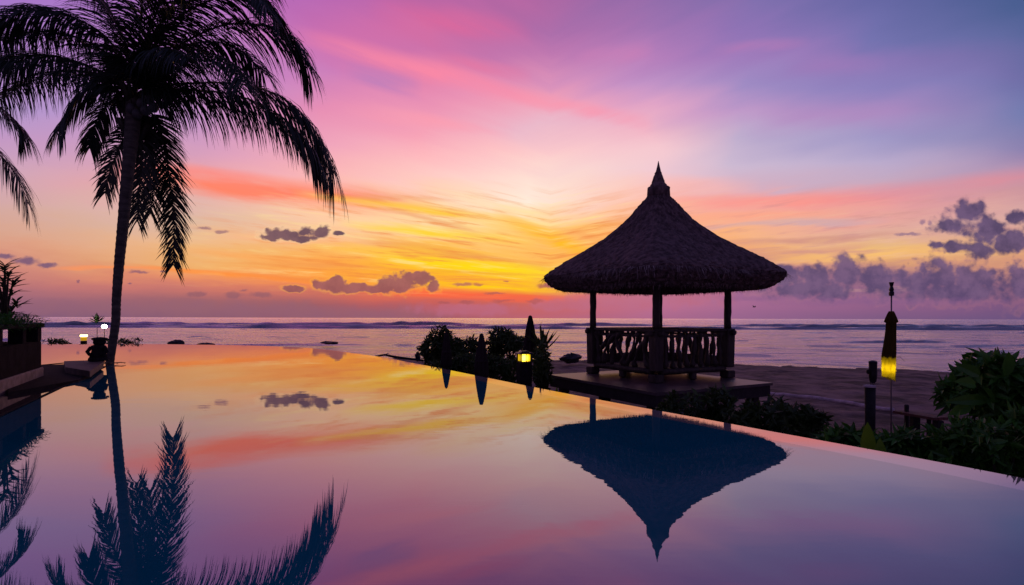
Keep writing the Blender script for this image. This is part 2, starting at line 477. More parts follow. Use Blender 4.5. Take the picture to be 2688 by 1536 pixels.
def water(name, body, ior, bump_nodes, rough=0.015, tint=(1, 1, 1), flat_fresnel=False, power=1.0):
    m = bpy.data.materials.new(name)
    m.use_nodes = True
    t = m.node_tree
    t.nodes.clear()
    n = NT(t)
    tc = n.new('ShaderNodeTexCoord')
    nrm = bump_nodes(n, tc.outputs['Object'])
    g = n.new('ShaderNodeBsdfGlossy')
    g.inputs['Roughness'].default_value = rough
    g.distribution = 'MULTI_GGX'
    g.inputs['Color'].default_value = (*tint, 1)
    d = n.new('ShaderNodeBsdfDiffuse')
    n.put(d.inputs['Color'], n.mix(n.noise(tc.outputs['Object'], 0.7, 3.0), tuple(x * .8 for x in body), tuple(x * 1.2 for x in body)))
    fr = n.new('ShaderNodeFresnel')
    fr.inputs['IOR'].default_value = ior
    if nrm is not None:
        t.links.new(nrm, g.inputs['Normal'])
        if not flat_fresnel:
            t.links.new(nrm, fr.inputs['Normal'])
    mx = n.new('ShaderNodeMixShader')
    n.put(mx.inputs[0], n.m('POWER', fr.outputs[0], power))
    t.links.new(d.outputs[0], mx.inputs[1])
    t.links.new(g.outputs[0], mx.inputs[2])
    o = n.new('ShaderNodeOutputMaterial')
    t.links.new(mx.outputs[0], o.inputs[0])
    return m


def leafmat(name, c, rough=0.45, trans=0.25):
    m = bpy.data.materials.new(name)
    m.use_nodes = True
    t = m.node_tree
    t.nodes.clear()
    n = NT(t)
    geo = n.new('ShaderNodeNewGeometry')
    tc = n.new('ShaderNodeTexCoord')
    no = n.noise(tc.outputs['Object'], 5.0, 3.0)
    f = n.m('ADD', n.m('MULTIPLY', geo.outputs['Random Per Island'], 0.6), n.m('MULTIPLY', no, 0.4))
    col = n.mix(f, tuple(x * .5 for x in c), tuple(x * 1.6 for x in c))
    p = n.new('ShaderNodeBsdfPrincipled')
    t.links.new(col, p.inputs['Base Color'])
    p.inputs['Roughness'].default_value = rough
    tr = n.new('ShaderNodeBsdfTranslucent')
    t.links.new(col, tr.inputs['Color'])
    mx = n.new('ShaderNodeMixShader')
    mx.inputs[0].default_value = trans
    t.links.new(p.outputs[0], mx.inputs[1])
    t.links.new(tr.outputs[0], mx.inputs[2])
    o = n.new('ShaderNodeOutputMaterial')
    t.links.new(mx.outputs[0], o.inputs[0])
    return m


M = dict(
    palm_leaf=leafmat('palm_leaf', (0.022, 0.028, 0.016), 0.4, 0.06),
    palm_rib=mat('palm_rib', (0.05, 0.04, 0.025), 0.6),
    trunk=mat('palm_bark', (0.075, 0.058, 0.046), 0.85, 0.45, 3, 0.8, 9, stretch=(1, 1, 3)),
    nut=mat('coconut_husk', (0.07, 0.06, 0.06), 0.5),
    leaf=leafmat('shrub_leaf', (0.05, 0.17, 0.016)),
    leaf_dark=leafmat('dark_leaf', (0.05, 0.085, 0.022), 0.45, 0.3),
    leaf_lamplit=leafmat('lamplit_leaf', (0.12, 0.24, 0.015), 0.35, 0.3),  # yellow lamp light is painted into this leaf colour
    stem=mat('woody_stem', (0.05, 0.035, 0.025), 0.9),
    wood=mat('weathered_teak', (0.055, 0.036, 0.032), 0.6, 0.45, 5, 0.5, 22, stretch=(3, 3, .6)),
    wood_red=mat('red_plank', (0.16, 0.06, 0.05), 0.7, 0.3, 6),
    black_wood=mat('charred_post', (0.022, 0.018, 0.022), 0.7, 0.4, 9, 0.6),
    stone_dark=mat('dark_stone', (0.022, 0.016, 0.02), 0.85, 0.35, 7, 0.5, 40, spec=0.08),
    stone_wall=mat('dark_stone_wall', (0.02, 0.014, 0.019), 0.9, 0.3, 5, 0.4, 60, spec=0.05),
    stone_pale=mat('pale_stone_band', (0.34, 0.23, 0.21), 0.7, 0.3, 6, 0.4, 40),
    slab=mat('polished_slab', (0.09, 0.062, 0.07), 0.42, 0.25, 3, 0.12, 60, spec=0.5, dist=0.004),
    slab_side=mat('slab_side', (0.03, 0.02, 0.026), 0.7, 0.3, 8),
    rock=mat('wet_rock', (0.03, 0.024, 0.03), 0.5, 0.4, 8, 0.8, 14),
    canvas=mat('umbrella_canvas', (0.026, 0.014, 0.016), 0.9, 0.3, 8, 0.3, 30),
    metal=mat('dark_metal', (0.03, 0.03, 0.035), 0.4, 0.3, 12, 0.1, metal=0.6),
    steel=mat('pole_steel', (0.2, 0.17, 0.2), 0.4, 0.2, 12, 0.1, metal=0.5),
    kerb=mat('sand_kerb', (0.6, 0.46, 0.5), 0.8, 0.3, 4, 0.4),
)


# ------------------------------------------------------------------ setting: ground, sea, pool
SEA_Z = -1.93
rng = np.random.default_rng(7)


def vnoise(x, y, seed=0):
    """smooth value noise on arrays"""
    xi, yi = np.floor(x).astype(np.int64), np.floor(y).astype(np.int64)
    fx, fy = x - xi, y - yi
    fx, fy = fx * fx * (3 - 2 * fx), fy * fy * (3 - 2 * fy)

    def h(a, b):
        k = (a * 374761393 + b * 668265263 + seed * 974634777) & 0xffffffff
        k = ((k ^ (k >> 13)) * 1274126177) & 0xffffffff
        return ((k ^ (k >> 16)) & 0xffff) / 65535.0
    return (h(xi, yi) * (1 - fx) + h(xi + 1, yi) * fx) * (1 - fy) + (h(xi, yi + 1) * (1 - fx) + h(xi + 1, yi + 1) * fx) * fy


def shore(x):
    return 38 - np.maximum(0, x - 11) * 0.62 + 0.5 * np.sin(x * .35)


def ground_z(x, y):
    x, y = np.asarray(x, float), np.asarray(y, float)
    ys = np.maximum(shore(x), 15)
    t = (y - 9) / (ys - 9)
    z = np.where(t < 0, -1.62, -1.62 + (SEA_Z + 1.62) * np.clip(t, 0, 9) ** 2.4)
    z = np.maximum(z, -6)
    z = z + (vnoise(x * 1.3, y * 1.3, 1) - .5) * .10 + (vnoise(x * 3.7, y * 3.7, 2) - .5) * .045
    return z


def gz(x, y):
    return float(ground_z(x, y))


def grid_mesh(name, X, Y, Z, m, smooth=True):
    r, c = X.shape
    v = np.stack([X, Y, Z], -1).reshape(-1, 3)
    i = np.arange((r - 1) * c).reshape(r - 1, c)[:, :-1].ravel()
    f = np.stack([i, i + 1, i + c + 1, i + c], 1)
    me = bpy.data.meshes.new(name)
    me.vertices.add(len(v))
    me.vertices.foreach_set('co', v.ravel())
    me.loops.add(f.size)
    me.loops.foreach_set('vertex_index', f.ravel())
    me.polygons.add(len(f))
    me.polygons.foreach_set('loop_start', np.arange(0, f.size, 4))
    me.polygons.foreach_set('loop_total', np.full(len(f), 4))
    me.update()
    me.validate()
    if smooth:
        me.polygons.foreach_set('use_smooth', np.ones(len(f), bool))
    me.materials.append(m)
    o = bpy.data.objects.new(name, me)
    COL.objects.link(o)
    return o


sand_mat = mat('damp_sand', (0.2, 0.13, 0.118), 0.85, 0.75, 0.9, 1.0, 6, spec=0.3, dist=0.05)
gx = np.concatenate([np.linspace(-160, -24, 30)[:-1], np.linspace(-24, 34, 260), np.linspace(34, 160, 30)[1:]])
gy = np.concatenate([np.linspace(-60, 3, 20)[:-1], np.linspace(3, 44, 220), np.linspace(44, 90, 16)[1:]])
GX, GY = np.meshgrid(gx, gy)
tag(grid_mesh('sand', GX, GY, ground_z(GX, GY), sand_mat), kind='structure')


def sea_bump(n, co):
    v1 = n.noise(n.vm('MULTIPLY', co, (0.8, 1.7, 1)), 1.0, 6.0, 0.7)
    v2 = n.noise(n.vm('MULTIPLY', co, (0.06, 0.2, 1)), 1.0, 3.0, 0.5)
    v3 = n.noise(n.vm('MULTIPLY', co, (0.22, 0.75, 1)), 1.0, 4.0, 0.6)
    h = n.m('ADD', n.m('ADD', v1, n.m('MULTIPLY', v2, 2.0)), n.m('MULTIPLY', v3, 1.5))
    b = n.new('ShaderNodeBump')
    b.inputs['Strength'].default_value = 1.0
    b.inputs['Distance'].default_value = 0.75
    n.put(b.inputs['Height'], h)
    return b.outputs[0]


sea_mat = water('sea_water', (0.02, 0.018, 0.055), 1.6, sea_bump, 0.17, (1.0, 0.95, 1.0), True, 0.35)


def add_foam_glint(m):
    t = m.node_tree
    n = NT(t)
    a = n.new('ShaderNodeAttribute', attribute_name='foam_glint')
    tc = n.new('ShaderNodeTexCoord')
    br = n.noise(n.vm('MULTIPLY', tc.outputs['Object'], (1.2, 2.5, 1)), 1.5, 5.0, 0.7)
    d = n.new('ShaderNodeBsdfDiffuse')
    d.inputs[0].default_value = (.8, .76, .82, 1)
    out = [x for x in t.nodes if x.type == 'OUTPUT_MATERIAL'][0]
    old = out.inputs[0].links[0].from_socket
    mx = n.new('ShaderNodeMixShader')
    k = n.m('MULTIPLY', n.smooth(n.m('ADD', a.outputs['Fac'], n.m('MULTIPLY', n.m('SUBTRACT', br, .5), .9)), .25, .7), .75)
    k = n.m('MULTIPLY', k, n.smooth(a.outputs['Fac'], 0.0, 0.15))
    t.links.new(k, mx.inputs[0])
    t.links.new(old, mx.inputs[1])
    t.links.new(d.outputs[0], mx.inputs[2])
    t.links.new(mx.outputs[0], out.inputs[0])


add_foam_glint(sea_mat)


def build_sea():
    ys = [24.0]
    while ys[-1] < 330:
        ys.append(ys[-1] * 1.0052)
    while ys[-1] < 42000:
        ys.append(ys[-1] * 1.09)
    ys = np.array(ys)
    tn = np.linspace(-1.5, 1.5, 460)
    T, Y = np.meshgrid(tn, ys)
    X = T * Y
    near = np.clip((340 - Y) / 140, 0, 1)
    wx = (vnoise(X * .05, Y * .05, 3) - .5) * 16
    Z = np.zeros_like(X)
    for L, A, th, ph in ((13, .05, .10, 0), (8.3, .034, -.16, 1.3), (5.1, .024, .22, 2.1), (3.1, .014, -.3, 4)):
        amp = A * np.clip((L * 38 - Y) / (L * 12), 0, 1) * (0.35 + 1.3 * vnoise(X * .045, Y * .09, int(L)))
        k = 2 * math.pi / L
        ph_ = k * (X * math.sin(th) + Y * math.cos(th)) + ph + wx * .45
        Z += amp * (np.sin(ph_) + .25 * np.sin(2 * ph_ + .6))

    def ridge(yb, h, front, backw, wob, seed, lo=0.0):
        yb = yb + (vnoise(X * wob, X * 0 + seed, seed) - .5) * (1.5 if seed == 21 else 6) + (vnoise(X * wob * 4, X * 0 + seed, seed + 5) - .5) * 1.5
        if seed > 50:
            h = h * np.clip((vnoise(X * .06, X * 0 + .3, seed + 20) - .45) * 5, 0, 1)
        hh = h * (lo + (1 - lo) * vnoise(X * .028, X * 0 + .5, seed + 9) * 1.5) * (.75 + .5 * vnoise(X * .22, X * 0, seed + 11))
        d = Y - yb
        pr = np.where(d < 0, np.clip(1 + d / front, 0, 1) ** 1.0, np.exp(-d / backw))
        return hh * pr
    Z += ridge(152 - X * 0.022, 0.72, 0.8, 5, .012, 21, 1.0)           # the breaker on the reef
    Z += ridge(176 - X * 0.03, 1.15, 1.4, 6, .02, 31, .1)
    Z += ridge(215 - X * 0.03, 1.4, 1.8, 8, .015, 41, .0)
    for yb, h, sd in ((112, .34, 51), (95, .3, 57), (82, .34, 52), (67, .32, 53), (56, .26, 54), (47, .22, 55), (40, .2, 56)):
        Z += ridge(yb + X * .04, h, .55, 2.4, .05, sd, 0)
    Z *= near
    # surf: white water along the reef, thin lines on the small waves and at the shore, painted sparkle in the lagoon
    yb = 152 - X * 0.022
    f = np.exp(-((Y - yb - 7) / 4.0) ** 2) * np.clip((vnoise(X * .07, Y * .25, 71) - .42) * 4, 0, 1)
    f += .8 * np.exp(-((Y - yb + 2.2) / .9) ** 2) * np.clip((vnoise(X * .05, X * 0, 72) - .2) * 3, 0, 1)
    f += np.exp(-((Y - (178 - X * .03)) / 3.0) ** 2) * np.clip((vnoise(X * .04, Y * .2, 73) - .5) * 4, 0, 1)
    sh = Y - shore(X)
    f += np.exp(-((sh - 1.0 - 1.5 * vnoise(X * .3, X * 0, 74)) / .5) ** 2) * .7
    f += np.exp(-((sh - 4.5 - 3 * vnoise(X * .15, X * 0, 75)) / .6) ** 2) * np.clip((vnoise(X * .25, Y * .5, 76) - .4) * 3, 0, 1) * .7
    lagoon_glint = np.clip((vnoise(X * .35, Y * .9, 77) - .6) * 4, 0, 1) * np.clip((vnoise(X * .05, Y * .12, 78) - .45) * 4, 0, 1) * (Y < yb - 4)  # lagoon flecks: foam, and sparkle painted in as white patches
    f = np.clip(f + .95 * lagoon_glint, 0, 1)
    o = grid_mesh('sea', X, Y, SEA_Z + Z, sea_mat)
    at = o.data.attributes.new('foam_glint', 'FLOAT', 'POINT')
    at.data.foreach_set('value', f.ravel().astype(np.float32))
    tag(o, kind='structure')


build_sea()

# pool outline, read along the overflow edge
edge_px = [(-60, 905.5), (111, 904), (316, 903), (480, 904.3), (614, 906.3), (715, 909), (815, 914), (890, 922), (1006, 938), (1050, 946.5), (1159, 967.5), (1256, 987), (1384, 1013), (1544, 1044), (1728, 1078), (1890, 1107.5), (2000, 1128), (2231, 1170), (2438, 1208), (2688, 1256), (3100, 1340), (3700, 1500)]
ctrl = [at_z(a, b) for a, b in edge_px]


def catmull(pts, n):
    pts = [Vector(p) for p in pts]
    P = [pts[0] * 2 - pts[1]] + pts + [pts[-1] * 2 - pts[-2]]
    out = []
    k = len(pts) - 1
    for s in range(n):
        t = s / (n - 1) * k
        i = min(int(t), k - 1)
        f = t - i
        a, b, c, d = P[i], P[i + 1], P[i + 2], P[i + 3]
        out.append(0.5 * ((2 * b) + (c - a) * f + (2 * a - 5 * b + 4 * c - d) * f * f + (3 * b - a - 3 * c + d) * f ** 3))
    return out


EDGE = catmull(ctrl, 150)
palm_base = at_z(290, 955)
DIV = [Vector((-3.3, 1.2, 0)), Vector((-5.45, 5.69, 0)), palm_base + Vector((.0, .1, 0))]
DIV.append(Vector((-11.3, 16.6, 0)))
far_on_edge = min(range(len(EDGE)), key=lambda i: (EDGE[i] - Vector((-13.6, 21.4, 0))).length)


def pool_bump(n, co):
    v1 = n.noise(n.vm('MULTIPLY', co, (1.1, 3.2, 1)), 1.0, 3.0, 0.5)
    v2 = n.noise(n.vm('MULTIPLY', co, (5.0, 9.0, 1)), 1.0, 2.0, 0.5)
    patch = n.smooth(n.noise(n.vm('MULTIPLY', co, (0.25, 0.35, 1)), 1.0, 2.0, 0.5), 0.35, 0.7, 0.3, 1.4)
    b = n.new('ShaderNodeBump')
    b.inputs['Strength'].default_value = 0.5
    b.inputs['Distance'].default_value = 0.0014
    n.put(b.inputs['Height'], n.m('MULTIPLY', n.m('ADD', v1, n.m('MULTIPLY', v2, 0.14)), patch))
    return b.outputs[0]


pool_mat = water('pool_water', (0.002, 0.2, 0.29), 1.5, pool_bump, 0.012, (0.96, 0.87, 0.86), True, 0.62)
chan_mat = water('channel_water', (0.05, 0.035, 0.04), 2.1, pool_bump, 0.015)


def flat(name, pts, z, m):
    mb = MB()
    mb.add([(p[0], p[1], z) for p in pts], [tuple(range(len(pts)))])
    return mb.build(name, m)


def inward(i, w):
    p, t = EDGE[i], EDGE[min(i + 1, len(EDGE) - 1)] - EDGE[max(i - 1, 0)]
    t = Vector((t.x, t.y, 0)).normalized()
    return p + Vector((t.y, -t.x, 0)) * w


LIP0 = 42
INNER = {i: inward(i, 0.34 * min(1, (i - LIP0) / 14)) for i in range(LIP0, len(EDGE))}
NOOK = [at_z(262, 946), at_z(165, 952), at_z(60, 962), Vector((-24, 11.0, 0))]
pool_poly = DIV[:3] + NOOK + [INNER.get(i, EDGE[i]) for i in range(0, len(EDGE))] + [Vector((EDGE[-1].x - .3, 1.2, 0))]
pool_poly = pool_poly[::-1]
o = flat('pool_water', pool_poly, 0.0, pool_mat)
tag(o, kind='structure')
chan_poly = [Vector((-3.34, 1.2, 0)), Vector((-5.49, 5.69, 0)), DIV[2] + Vector((-.05, 0, 0))] + NOOK + [Vector((-24, 1.2, 0))]
tag(flat('channel_water', chan_poly, -0.012, chan_mat), kind='structure')


def strip(name, line, w0, w1, z, m, z2=None):
    mb = MB()
    vs = []
    for i, p in enumerate(line):
        t = (line[min(i + 1, len(line) - 1)] - line[max(i - 1, 0)])
        t.z = 0
        t.normalize()
        nn = Vector((-t.y, t.x, 0))
        vs += [p + nn * w0 + Vector((0, 0, z)), p + nn * w1 + Vector((0, 0, z if z2 is None else z2))]
    fs = [(2 * i, 2 * i + 2, 2 * i + 3, 2 * i + 1) for i in range(len(line) - 1)]
    mb.add(vs, fs)
    return mb, mb.build(name, m)


# wet stone lip just under the overflow edge, the outer wall and its gutter
lip_mat = water('wet_pool_lip', (0.36, 0.31, 0.33), 1.5, pool_bump, 0.03, (1.0, 0.88, 0.9), True, 0.5)
mb = MB()
for i in range(LIP0, len(EDGE)):
    mb.v += [tuple(INNER[i]), tuple(EDGE[i])]
mb.f = [(2 * i, 2 * i + 2, 2 * i + 3, 2 * i + 1) for i in range(len(EDGE) - LIP0 - 1)]
o = mb.build('pool_edge', lip_mat)
tag(o, kind='structure')
_, o = strip('pool_edge', EDGE, 0.0, 0.05, 0.0, lip_mat, -0.012)
tag(o, kind='structure')
mb = MB()
vs = []
for i, p in enumerate(EDGE):
    t = (EDGE[min(i + 1, len(EDGE) - 1)] - EDGE[max(i - 1, 0)]).normalized()
    nn = Vector((-t.y, t.x, 0))
    for w, z in ((.05, -.025), (.06, -.22), (.30, -.225), (.30, -.14), (.40, -.14), (.42, -2.2)):
        q = p + nn * w
        vs.append((q.x, q.y, z))
mb.add(vs, [(6 * i + k, 6 * i + 6 + k, 6 * i + 7 + k, 6 * i + 1 + k) for i in range(len(EDGE) - 1) for k in range(5)])
tag(mb.build('pool_wall', M['stone_dark']), kind='structure')
dl = DIV[:3] + [EDGE[far_on_edge]]
_, o = strip('pool_divider', dl[:3], 0.0, 0.045, 0.006, M['stone_dark'])
tag(o, kind='structure')
# terrace behind the viewer
mb = MB()
mb.slab([(-24, -14), (14, -14), (14, 1.2), (-24, 1.2)], -1.6, 0.04)
tag(mb.build('terrace', M['stone_pale']), kind='structure')

# ------------------------------------------------------------------ palms
def frond(parent, pts, leaf=0.75, droop=0.5, seed=0, n=70, ref=None, name='frond', start=.10, width=0.046, fat=1.0):
    rnd = random.Random(seed)
    line = catmull(pts, 48)
    mb = MB()
    L = len(line)
    mb.tube(line, [0.034 * fat * (1 - .88 * i / (L - 1)) + .004 for i in range(L)], 6)
    mbl = MB()
    for side in (-1, 1):
        n2 = int(n * 1.9)
        for k in range(n2):
            t = start + (1 - start) * (k + rnd.uniform(-.3, .3)) / (n2 - 1)
            t = min(max(t, start), 0.999)
            f = t * (L - 1)
            i = min(int(f), L - 2)
            p = line[i].lerp(line[i + 1], f - i)
            T = (line[min(i + 2, L - 1)] - line[max(i - 1, 0)]).normalized()
            r = Vector(ref) if ref else Vector((0, 0, 1))
            sd = T.cross(r)
            if sd.length < .25:
                sd = T.cross(Vector((0, 1, 0)))
            sd.normalize()
            phi = math.radians(26 + 30 * t + rnd.uniform(-9, 9))
            d = sd * side * math.cos(phi) + T * math.sin(phi) + Vector((0, 0, rnd.uniform(-.12, .18)))
            d.normalize()
            ln = leaf * (0.55 + 1.1 * t - 1.25 * t * t if t < .5 else .79 - .62 * (t - .5) ** 1.2) * rnd.uniform(.78, 1.15) * (1.75 + .55 * t)
            if rnd.random() < .03:
                continue
            seg = 4
            c = p.copy()
            vs = []
            dr = droop * 1.3 * rnd.uniform(.7, 1.3)
            tw = rnd.uniform(-.5, .5)
            for s in range(seg + 1):
                q = s / seg
                W = (T - d * T.dot(d))
                if W.length < 1e-3:
                    W = d.orthogonal()
                W.normalize()
                W = (W + d.cross(W) * tw).normalized()
                w = width * (0.55 + .9 * q if q < .3 else .82 * (1 - ((q - .3) / .7) ** 1.6)) + .0015
                vs += [c - W * w / 2, c + W * w / 2]
                d = (d + Vector((0, 0, -1)) * dr * .62 * (0.45 + q)).normalized()
                c = c + d * (ln / seg)
            mbl.add(vs, [(2 * s, 2 * s + 1, 2 * s + 3, 2 * s + 2) for s in range(seg)])
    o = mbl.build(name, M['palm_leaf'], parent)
    mb.build('rachis', M['palm_rib'], o, True)
    return o


def trunk_mesh(pts, rad, seed, ring=0.11):
    rnd = random.Random(seed)
    line = catmull(pts, 150)
    rr = []
    for i in range(150):
        t = i / 149 * (len(rad) - 1)
        k = min(int(t), len(rad) - 2)
        r = rad[k] + (rad[k + 1] - rad[k]) * (t - k)
        rr.append(r * (1 + .035 * (1 if i % 3 == 0 else -.4) + rnd.uniform(-.012, .012)))
    mb = MB()
    mb.tube(line, rr, 18, True, 0.022, rnd)
    return mb


def palm_one():
    yb, yc = palm_base.y, 15.2
    path = [(289, 957), (289, 950), (303, 850), (306, 780), (313, 690), (322, 600), (331, 500), (340, 410), (348, 330), (352, 262)]
    pts = []
    for i, (a, b) in enumerate(path):
        k = min(1, max(0, (953 - b) / (953 - 262)))
        pts.append(at_y(a, b, yb + (yc - yb) * k ** 1.3))
    # the foot goes on into the water
    root = thing('palm_tree', 'tall coconut palm with a slightly bowed trunk rising from the pool beside the bright lamp', 'palm tree', pts[1])
    pts = [p - root.location for p in pts]
    pts[0] = pts[1] + Vector((0, 0, -.5))
    px = [26, 25, 26, 27, 30, 33, 36, 40, 46, 50]
    rad = [w * .5 / F * (yb + (yc - yb) * min(1, max(0, (953 - b) / 691)) ** 1.3) * .75 for w, (a, b) in zip(px, path)]
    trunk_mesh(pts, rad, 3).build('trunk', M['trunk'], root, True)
    C = pts[-1]
    # fronds: photo points from crown to tip with the depth of the tip
    fr = [
        ([(385, 234), (500, 219), (640, 222), (750, 262), (828, 345), (874, 452)], 17.2, 1.3, .9, 92),
        ([(385, 236), (490, 236), (620, 250), (730, 300), (795, 360), (832, 415)], 16.4, 1.15, .95, 84),
        ([(372, 205), (470, 120), (590, 66), (700, 70), (765, 105), (806, 170)], 16.8, 1.12, .6, 90),
        ([(370, 190), (450, 62), (560, -2), (650, -14), (706, 10), (728, 50)], 15.2, .95, .55, 84),
        ([(372, 215), (450, 170), (540, 140), (610, 165), (640, 215)], 13.2, .85, .7, 64),
        ([(372, 205), (460, 130), (560, 110), (640, 140), (690, 190)], 18.0, .95, .6, 70),
        ([(362, 180), (400, 60), (450, -60), (520, -150), (600, -190)], 15.0, 1.0, .4, 80),
        ([(358, 180), (370, 40), (370, -110), (350, -240)], 15.6, .95, .4, 76),
        ([(352, 180), (300, 50), (230, -50), (130, -120), (20, -130)], 14.6, 1.0, .45, 80),
        ([(346, 190), (270, 90), (170, 40), (60, 30), (-60, 80)], 14.4, 1.05, .6, 90),
        ([(340, 200), (250, 120), (140, 84), (20, 100), (-80, 160)], 16.6, 1.0, .65, 86),
        ([(336, 228), (230, 172), (120, 146), (10, 158), (-100, 215)], 14.8, 1.05, .75, 92),
        ([(336, 235), (240, 190), (150, 190), (60, 225), (0, 262)], 17.6, .9, .7, 76),
        ([(338, 252), (270, 226), (214, 248), (174, 296), (150, 345)], 14.4, .72, .7, 60),
        ([(340, 266), (300, 262), (262, 300), (244, 350), (236, 388)], 15.8, .62, .7, 48),
        ([(345, 180), (300, 90), (280, 0), (270, -90)], 17.0, .95, .5, 70),
        ([(360, 170), (430, 50), (500, -50), (590, -90), (690, -60)], 17.4, 1.0, .5, 80),
        ([(358, 215), (410, 150), (450, 130), (500, 150)], 12.8, .85, .7, 56),
        ([(365, 185), (440, 30), (540, -60), (640, -60), (700, 20)], 14.0, .95, .5, 80),
    ]
    for i, (pp, ytip, lf, dr, n) in enumerate(fr):
        P3 = []
        for j, (a, b) in enumerate(pp):
            k = j / (len(pp) - 1)
            P3.append(at_y(a, b, yc + (ytip - yc) * k) - root.location)
        frond(root, [C + Vector((0, 0, .05))] + P3, lf, dr, 100 + i, n, start=.13)
    hang = [
        ([(350, 318), (318, 380), (292, 440), (276, 505)], 15.8, .52, .25, 44),
        ([(356, 310), (372, 390), (368, 480), (360, 580)], 15.9, .55, .2, 60),
        ([(372, 300), (400, 390), (402, 480), (396, 560)], 16.4, .66, .2, 50),
        ([(400, 300), (428, 370), (446, 480), (457, 580), (455, 695)], 16.8, .6, .22, 84),
    ]
    for i, (pp, ytip, lf, dr, n) in enumerate(hang):
        P3 = [at_y(a, b, yc + (ytip - yc) * j / (len(pp) - 1)) - root.location for j, (a, b) in enumerate(pp)]
        o = frond(root, [C + Vector((0.05, 0, -.1))] + P3, lf, dr, 300 + i, n, ref=(0, 1, 0), start=.2)
        o['label'] = 'dead frond hanging straight down beside the trunk'
    rnd = random.Random(5)
    mb = MB()
    for k in range(34):                       # old leaf sheaths round the crown
        a = rnd.uniform(0, 6.28)
        z = rnd.uniform(-1.0, .2)
        p = C + Vector((.2 * math.cos(a), .2 * math.sin(a), z - .15))
        q = p + Vector((.24 * math.cos(a), .24 * math.sin(a), .42))
        mb.tube([p, p.lerp(q, .5) + Vector((0, 0, .03)), q], [.07, .06, .03], 6)
    mb.build('leaf_sheaths', M['palm_rib'], root, True)
    for k, (a, b) in enumerate(((372, 272), (392, 262), (360, 300), (382, 290), (345, 285), (403, 282))):
        p = at_y(a, b, 14.75) - root.location
        mb = MB()
        mb.lathe([(.01, -.15), (.08, -.12), (.125, -.04), (.125, .04), (.08, .12), (.01, .15)], p, 12)
        mb.build('coconut', M['nut'], root, True)


palm_one()


def palm_two():
    y = 22.0
    base = Vector(((-230 - CX) / F * y, y, -1.1))
    root = thing('palm_tree', 'second coconut palm mostly out of view, its frond tips reaching in at the left margin', 'palm tree', base)
    top = at_y(-205, 240, y) - base
    trunk_mesh([Vector((0, 0, -.3)), Vector((-.2, 0, 2)), Vector((-.1, 0, 5)), top], [.22, .2, .18, .2], 8).build('trunk', M['trunk'], root, True)
    fr = [
        ([(-150, 215), (-70, 225), (0, 280), (42, 318), (62, 352)], 23, 1.0, .6, 70),
        ([(-150, 260), (-80, 320), (-10, 396), (42, 460), (74, 535)], 22.5, 1.0, .55, 70),
        ([(-150, 200), (-90, 130), (-40, 130), (0, 170)], 22, 1.0, .6, 60),
        ([(-190, 180), (-190, 40), (-170, -80)], 22, 1.1, .5, 60),
        ([(-230, 200), (-330, 120), (-450, 160)], 22, 1.1, .6, 60),
        ([(-230, 240), (-300, 300), (-330, 420)], 22, 1.0, .6, 60),
        ([(-180, 270), (-130, 380), (-110, 520)], 23, .9, .5, 60),
    ]
    for i, (pp, yt, lf, dr, n) in enumerate(fr):
        P3 = [at_y(a, b, y + (yt - y) * j / (len(pp) - 1)) - base for j, (a, b) in enumerate(pp)]
        frond(root, [top] + P3, lf * 1.15, dr, 500 + i, n, start=.12, width=.045)


palm_two()

# dry leaf lying at the palm's foot
rnd = random.Random(11)
t = thing('fallen_leaf', 'dry palm leaf floating across the water at the foot of the tall palm', 'leaf', palm_base + Vector((0, -.12, .012)))
mb = MB()
mb.tube([(-.5, -.12, 0), (-.2, -.06, .01), (.15, -.06, .015), (.32, .0, .03), (.42, .03, .02)], [.01, .013, .013, .01, .005], 6)
for k in range(26):
    x = rnd.uniform(-.48, .4)
    mb.leaf(Vector((x, -.06 + .1 * (x > .4), .03)), Vector((rnd.uniform(.2, 1), rnd.choice((-1, 1)) * rnd.uniform(.1, .45), rnd.uniform(-.05, .15))), Vector((0, 0, 1)), rnd.uniform(.08, .18), .025)
mb.build('blade', mat('dry_leaf', (.16, .11, .06), .7), t)

# ------------------------------------------------------------------ gazebo
GC = Vector((3.66, 13.4, 0))
GA = math.radians(28.4)
DECK_Z = -0.35


def gazebo_platform():
    near, right, left = at_z(1723.6, 1031.7, DECK_Z), at_z(2028.6, 1004.8, DECK_Z), at_z(1439, 983, DECK_Z)
    far = right + left - near
    root = thing('deck_platform', 'raised square slab with a dark polished top under the thatched gazebo', 'platform', (0, 0, 0))
    mb = MB()
    poly = [near, right, far, left]
    mb.slab([(p.x, p.y) for p in poly], DECK_Z - .06, DECK_Z)
    mb.build('slab_top', M['slab'], root)
    c = (near + far) / 2
    mb = MB()
    mb.slab([(p.x + (c.x - p.x) * .02, p.y + (c.y - p.y) * .02) for p in poly], DECK_Z - .3, DECK_Z - .06)
    mb.build('slab_body', M['slab_side'], root)
    for k, p in enumerate(poly + [(near + right) / 2, (near + left) / 2]):
        q = p + (c - p) * .16
        mb = MB()
        z0 = gz(q.x, q.y) - .15
        mb.box((q.x, q.y, (z0 + DECK_Z - .25) / 2), (.2, .2, DECK_Z - .25 - z0), GA)
        mb.build('support_post', M['slab_side'], root)


gazebo_platform()


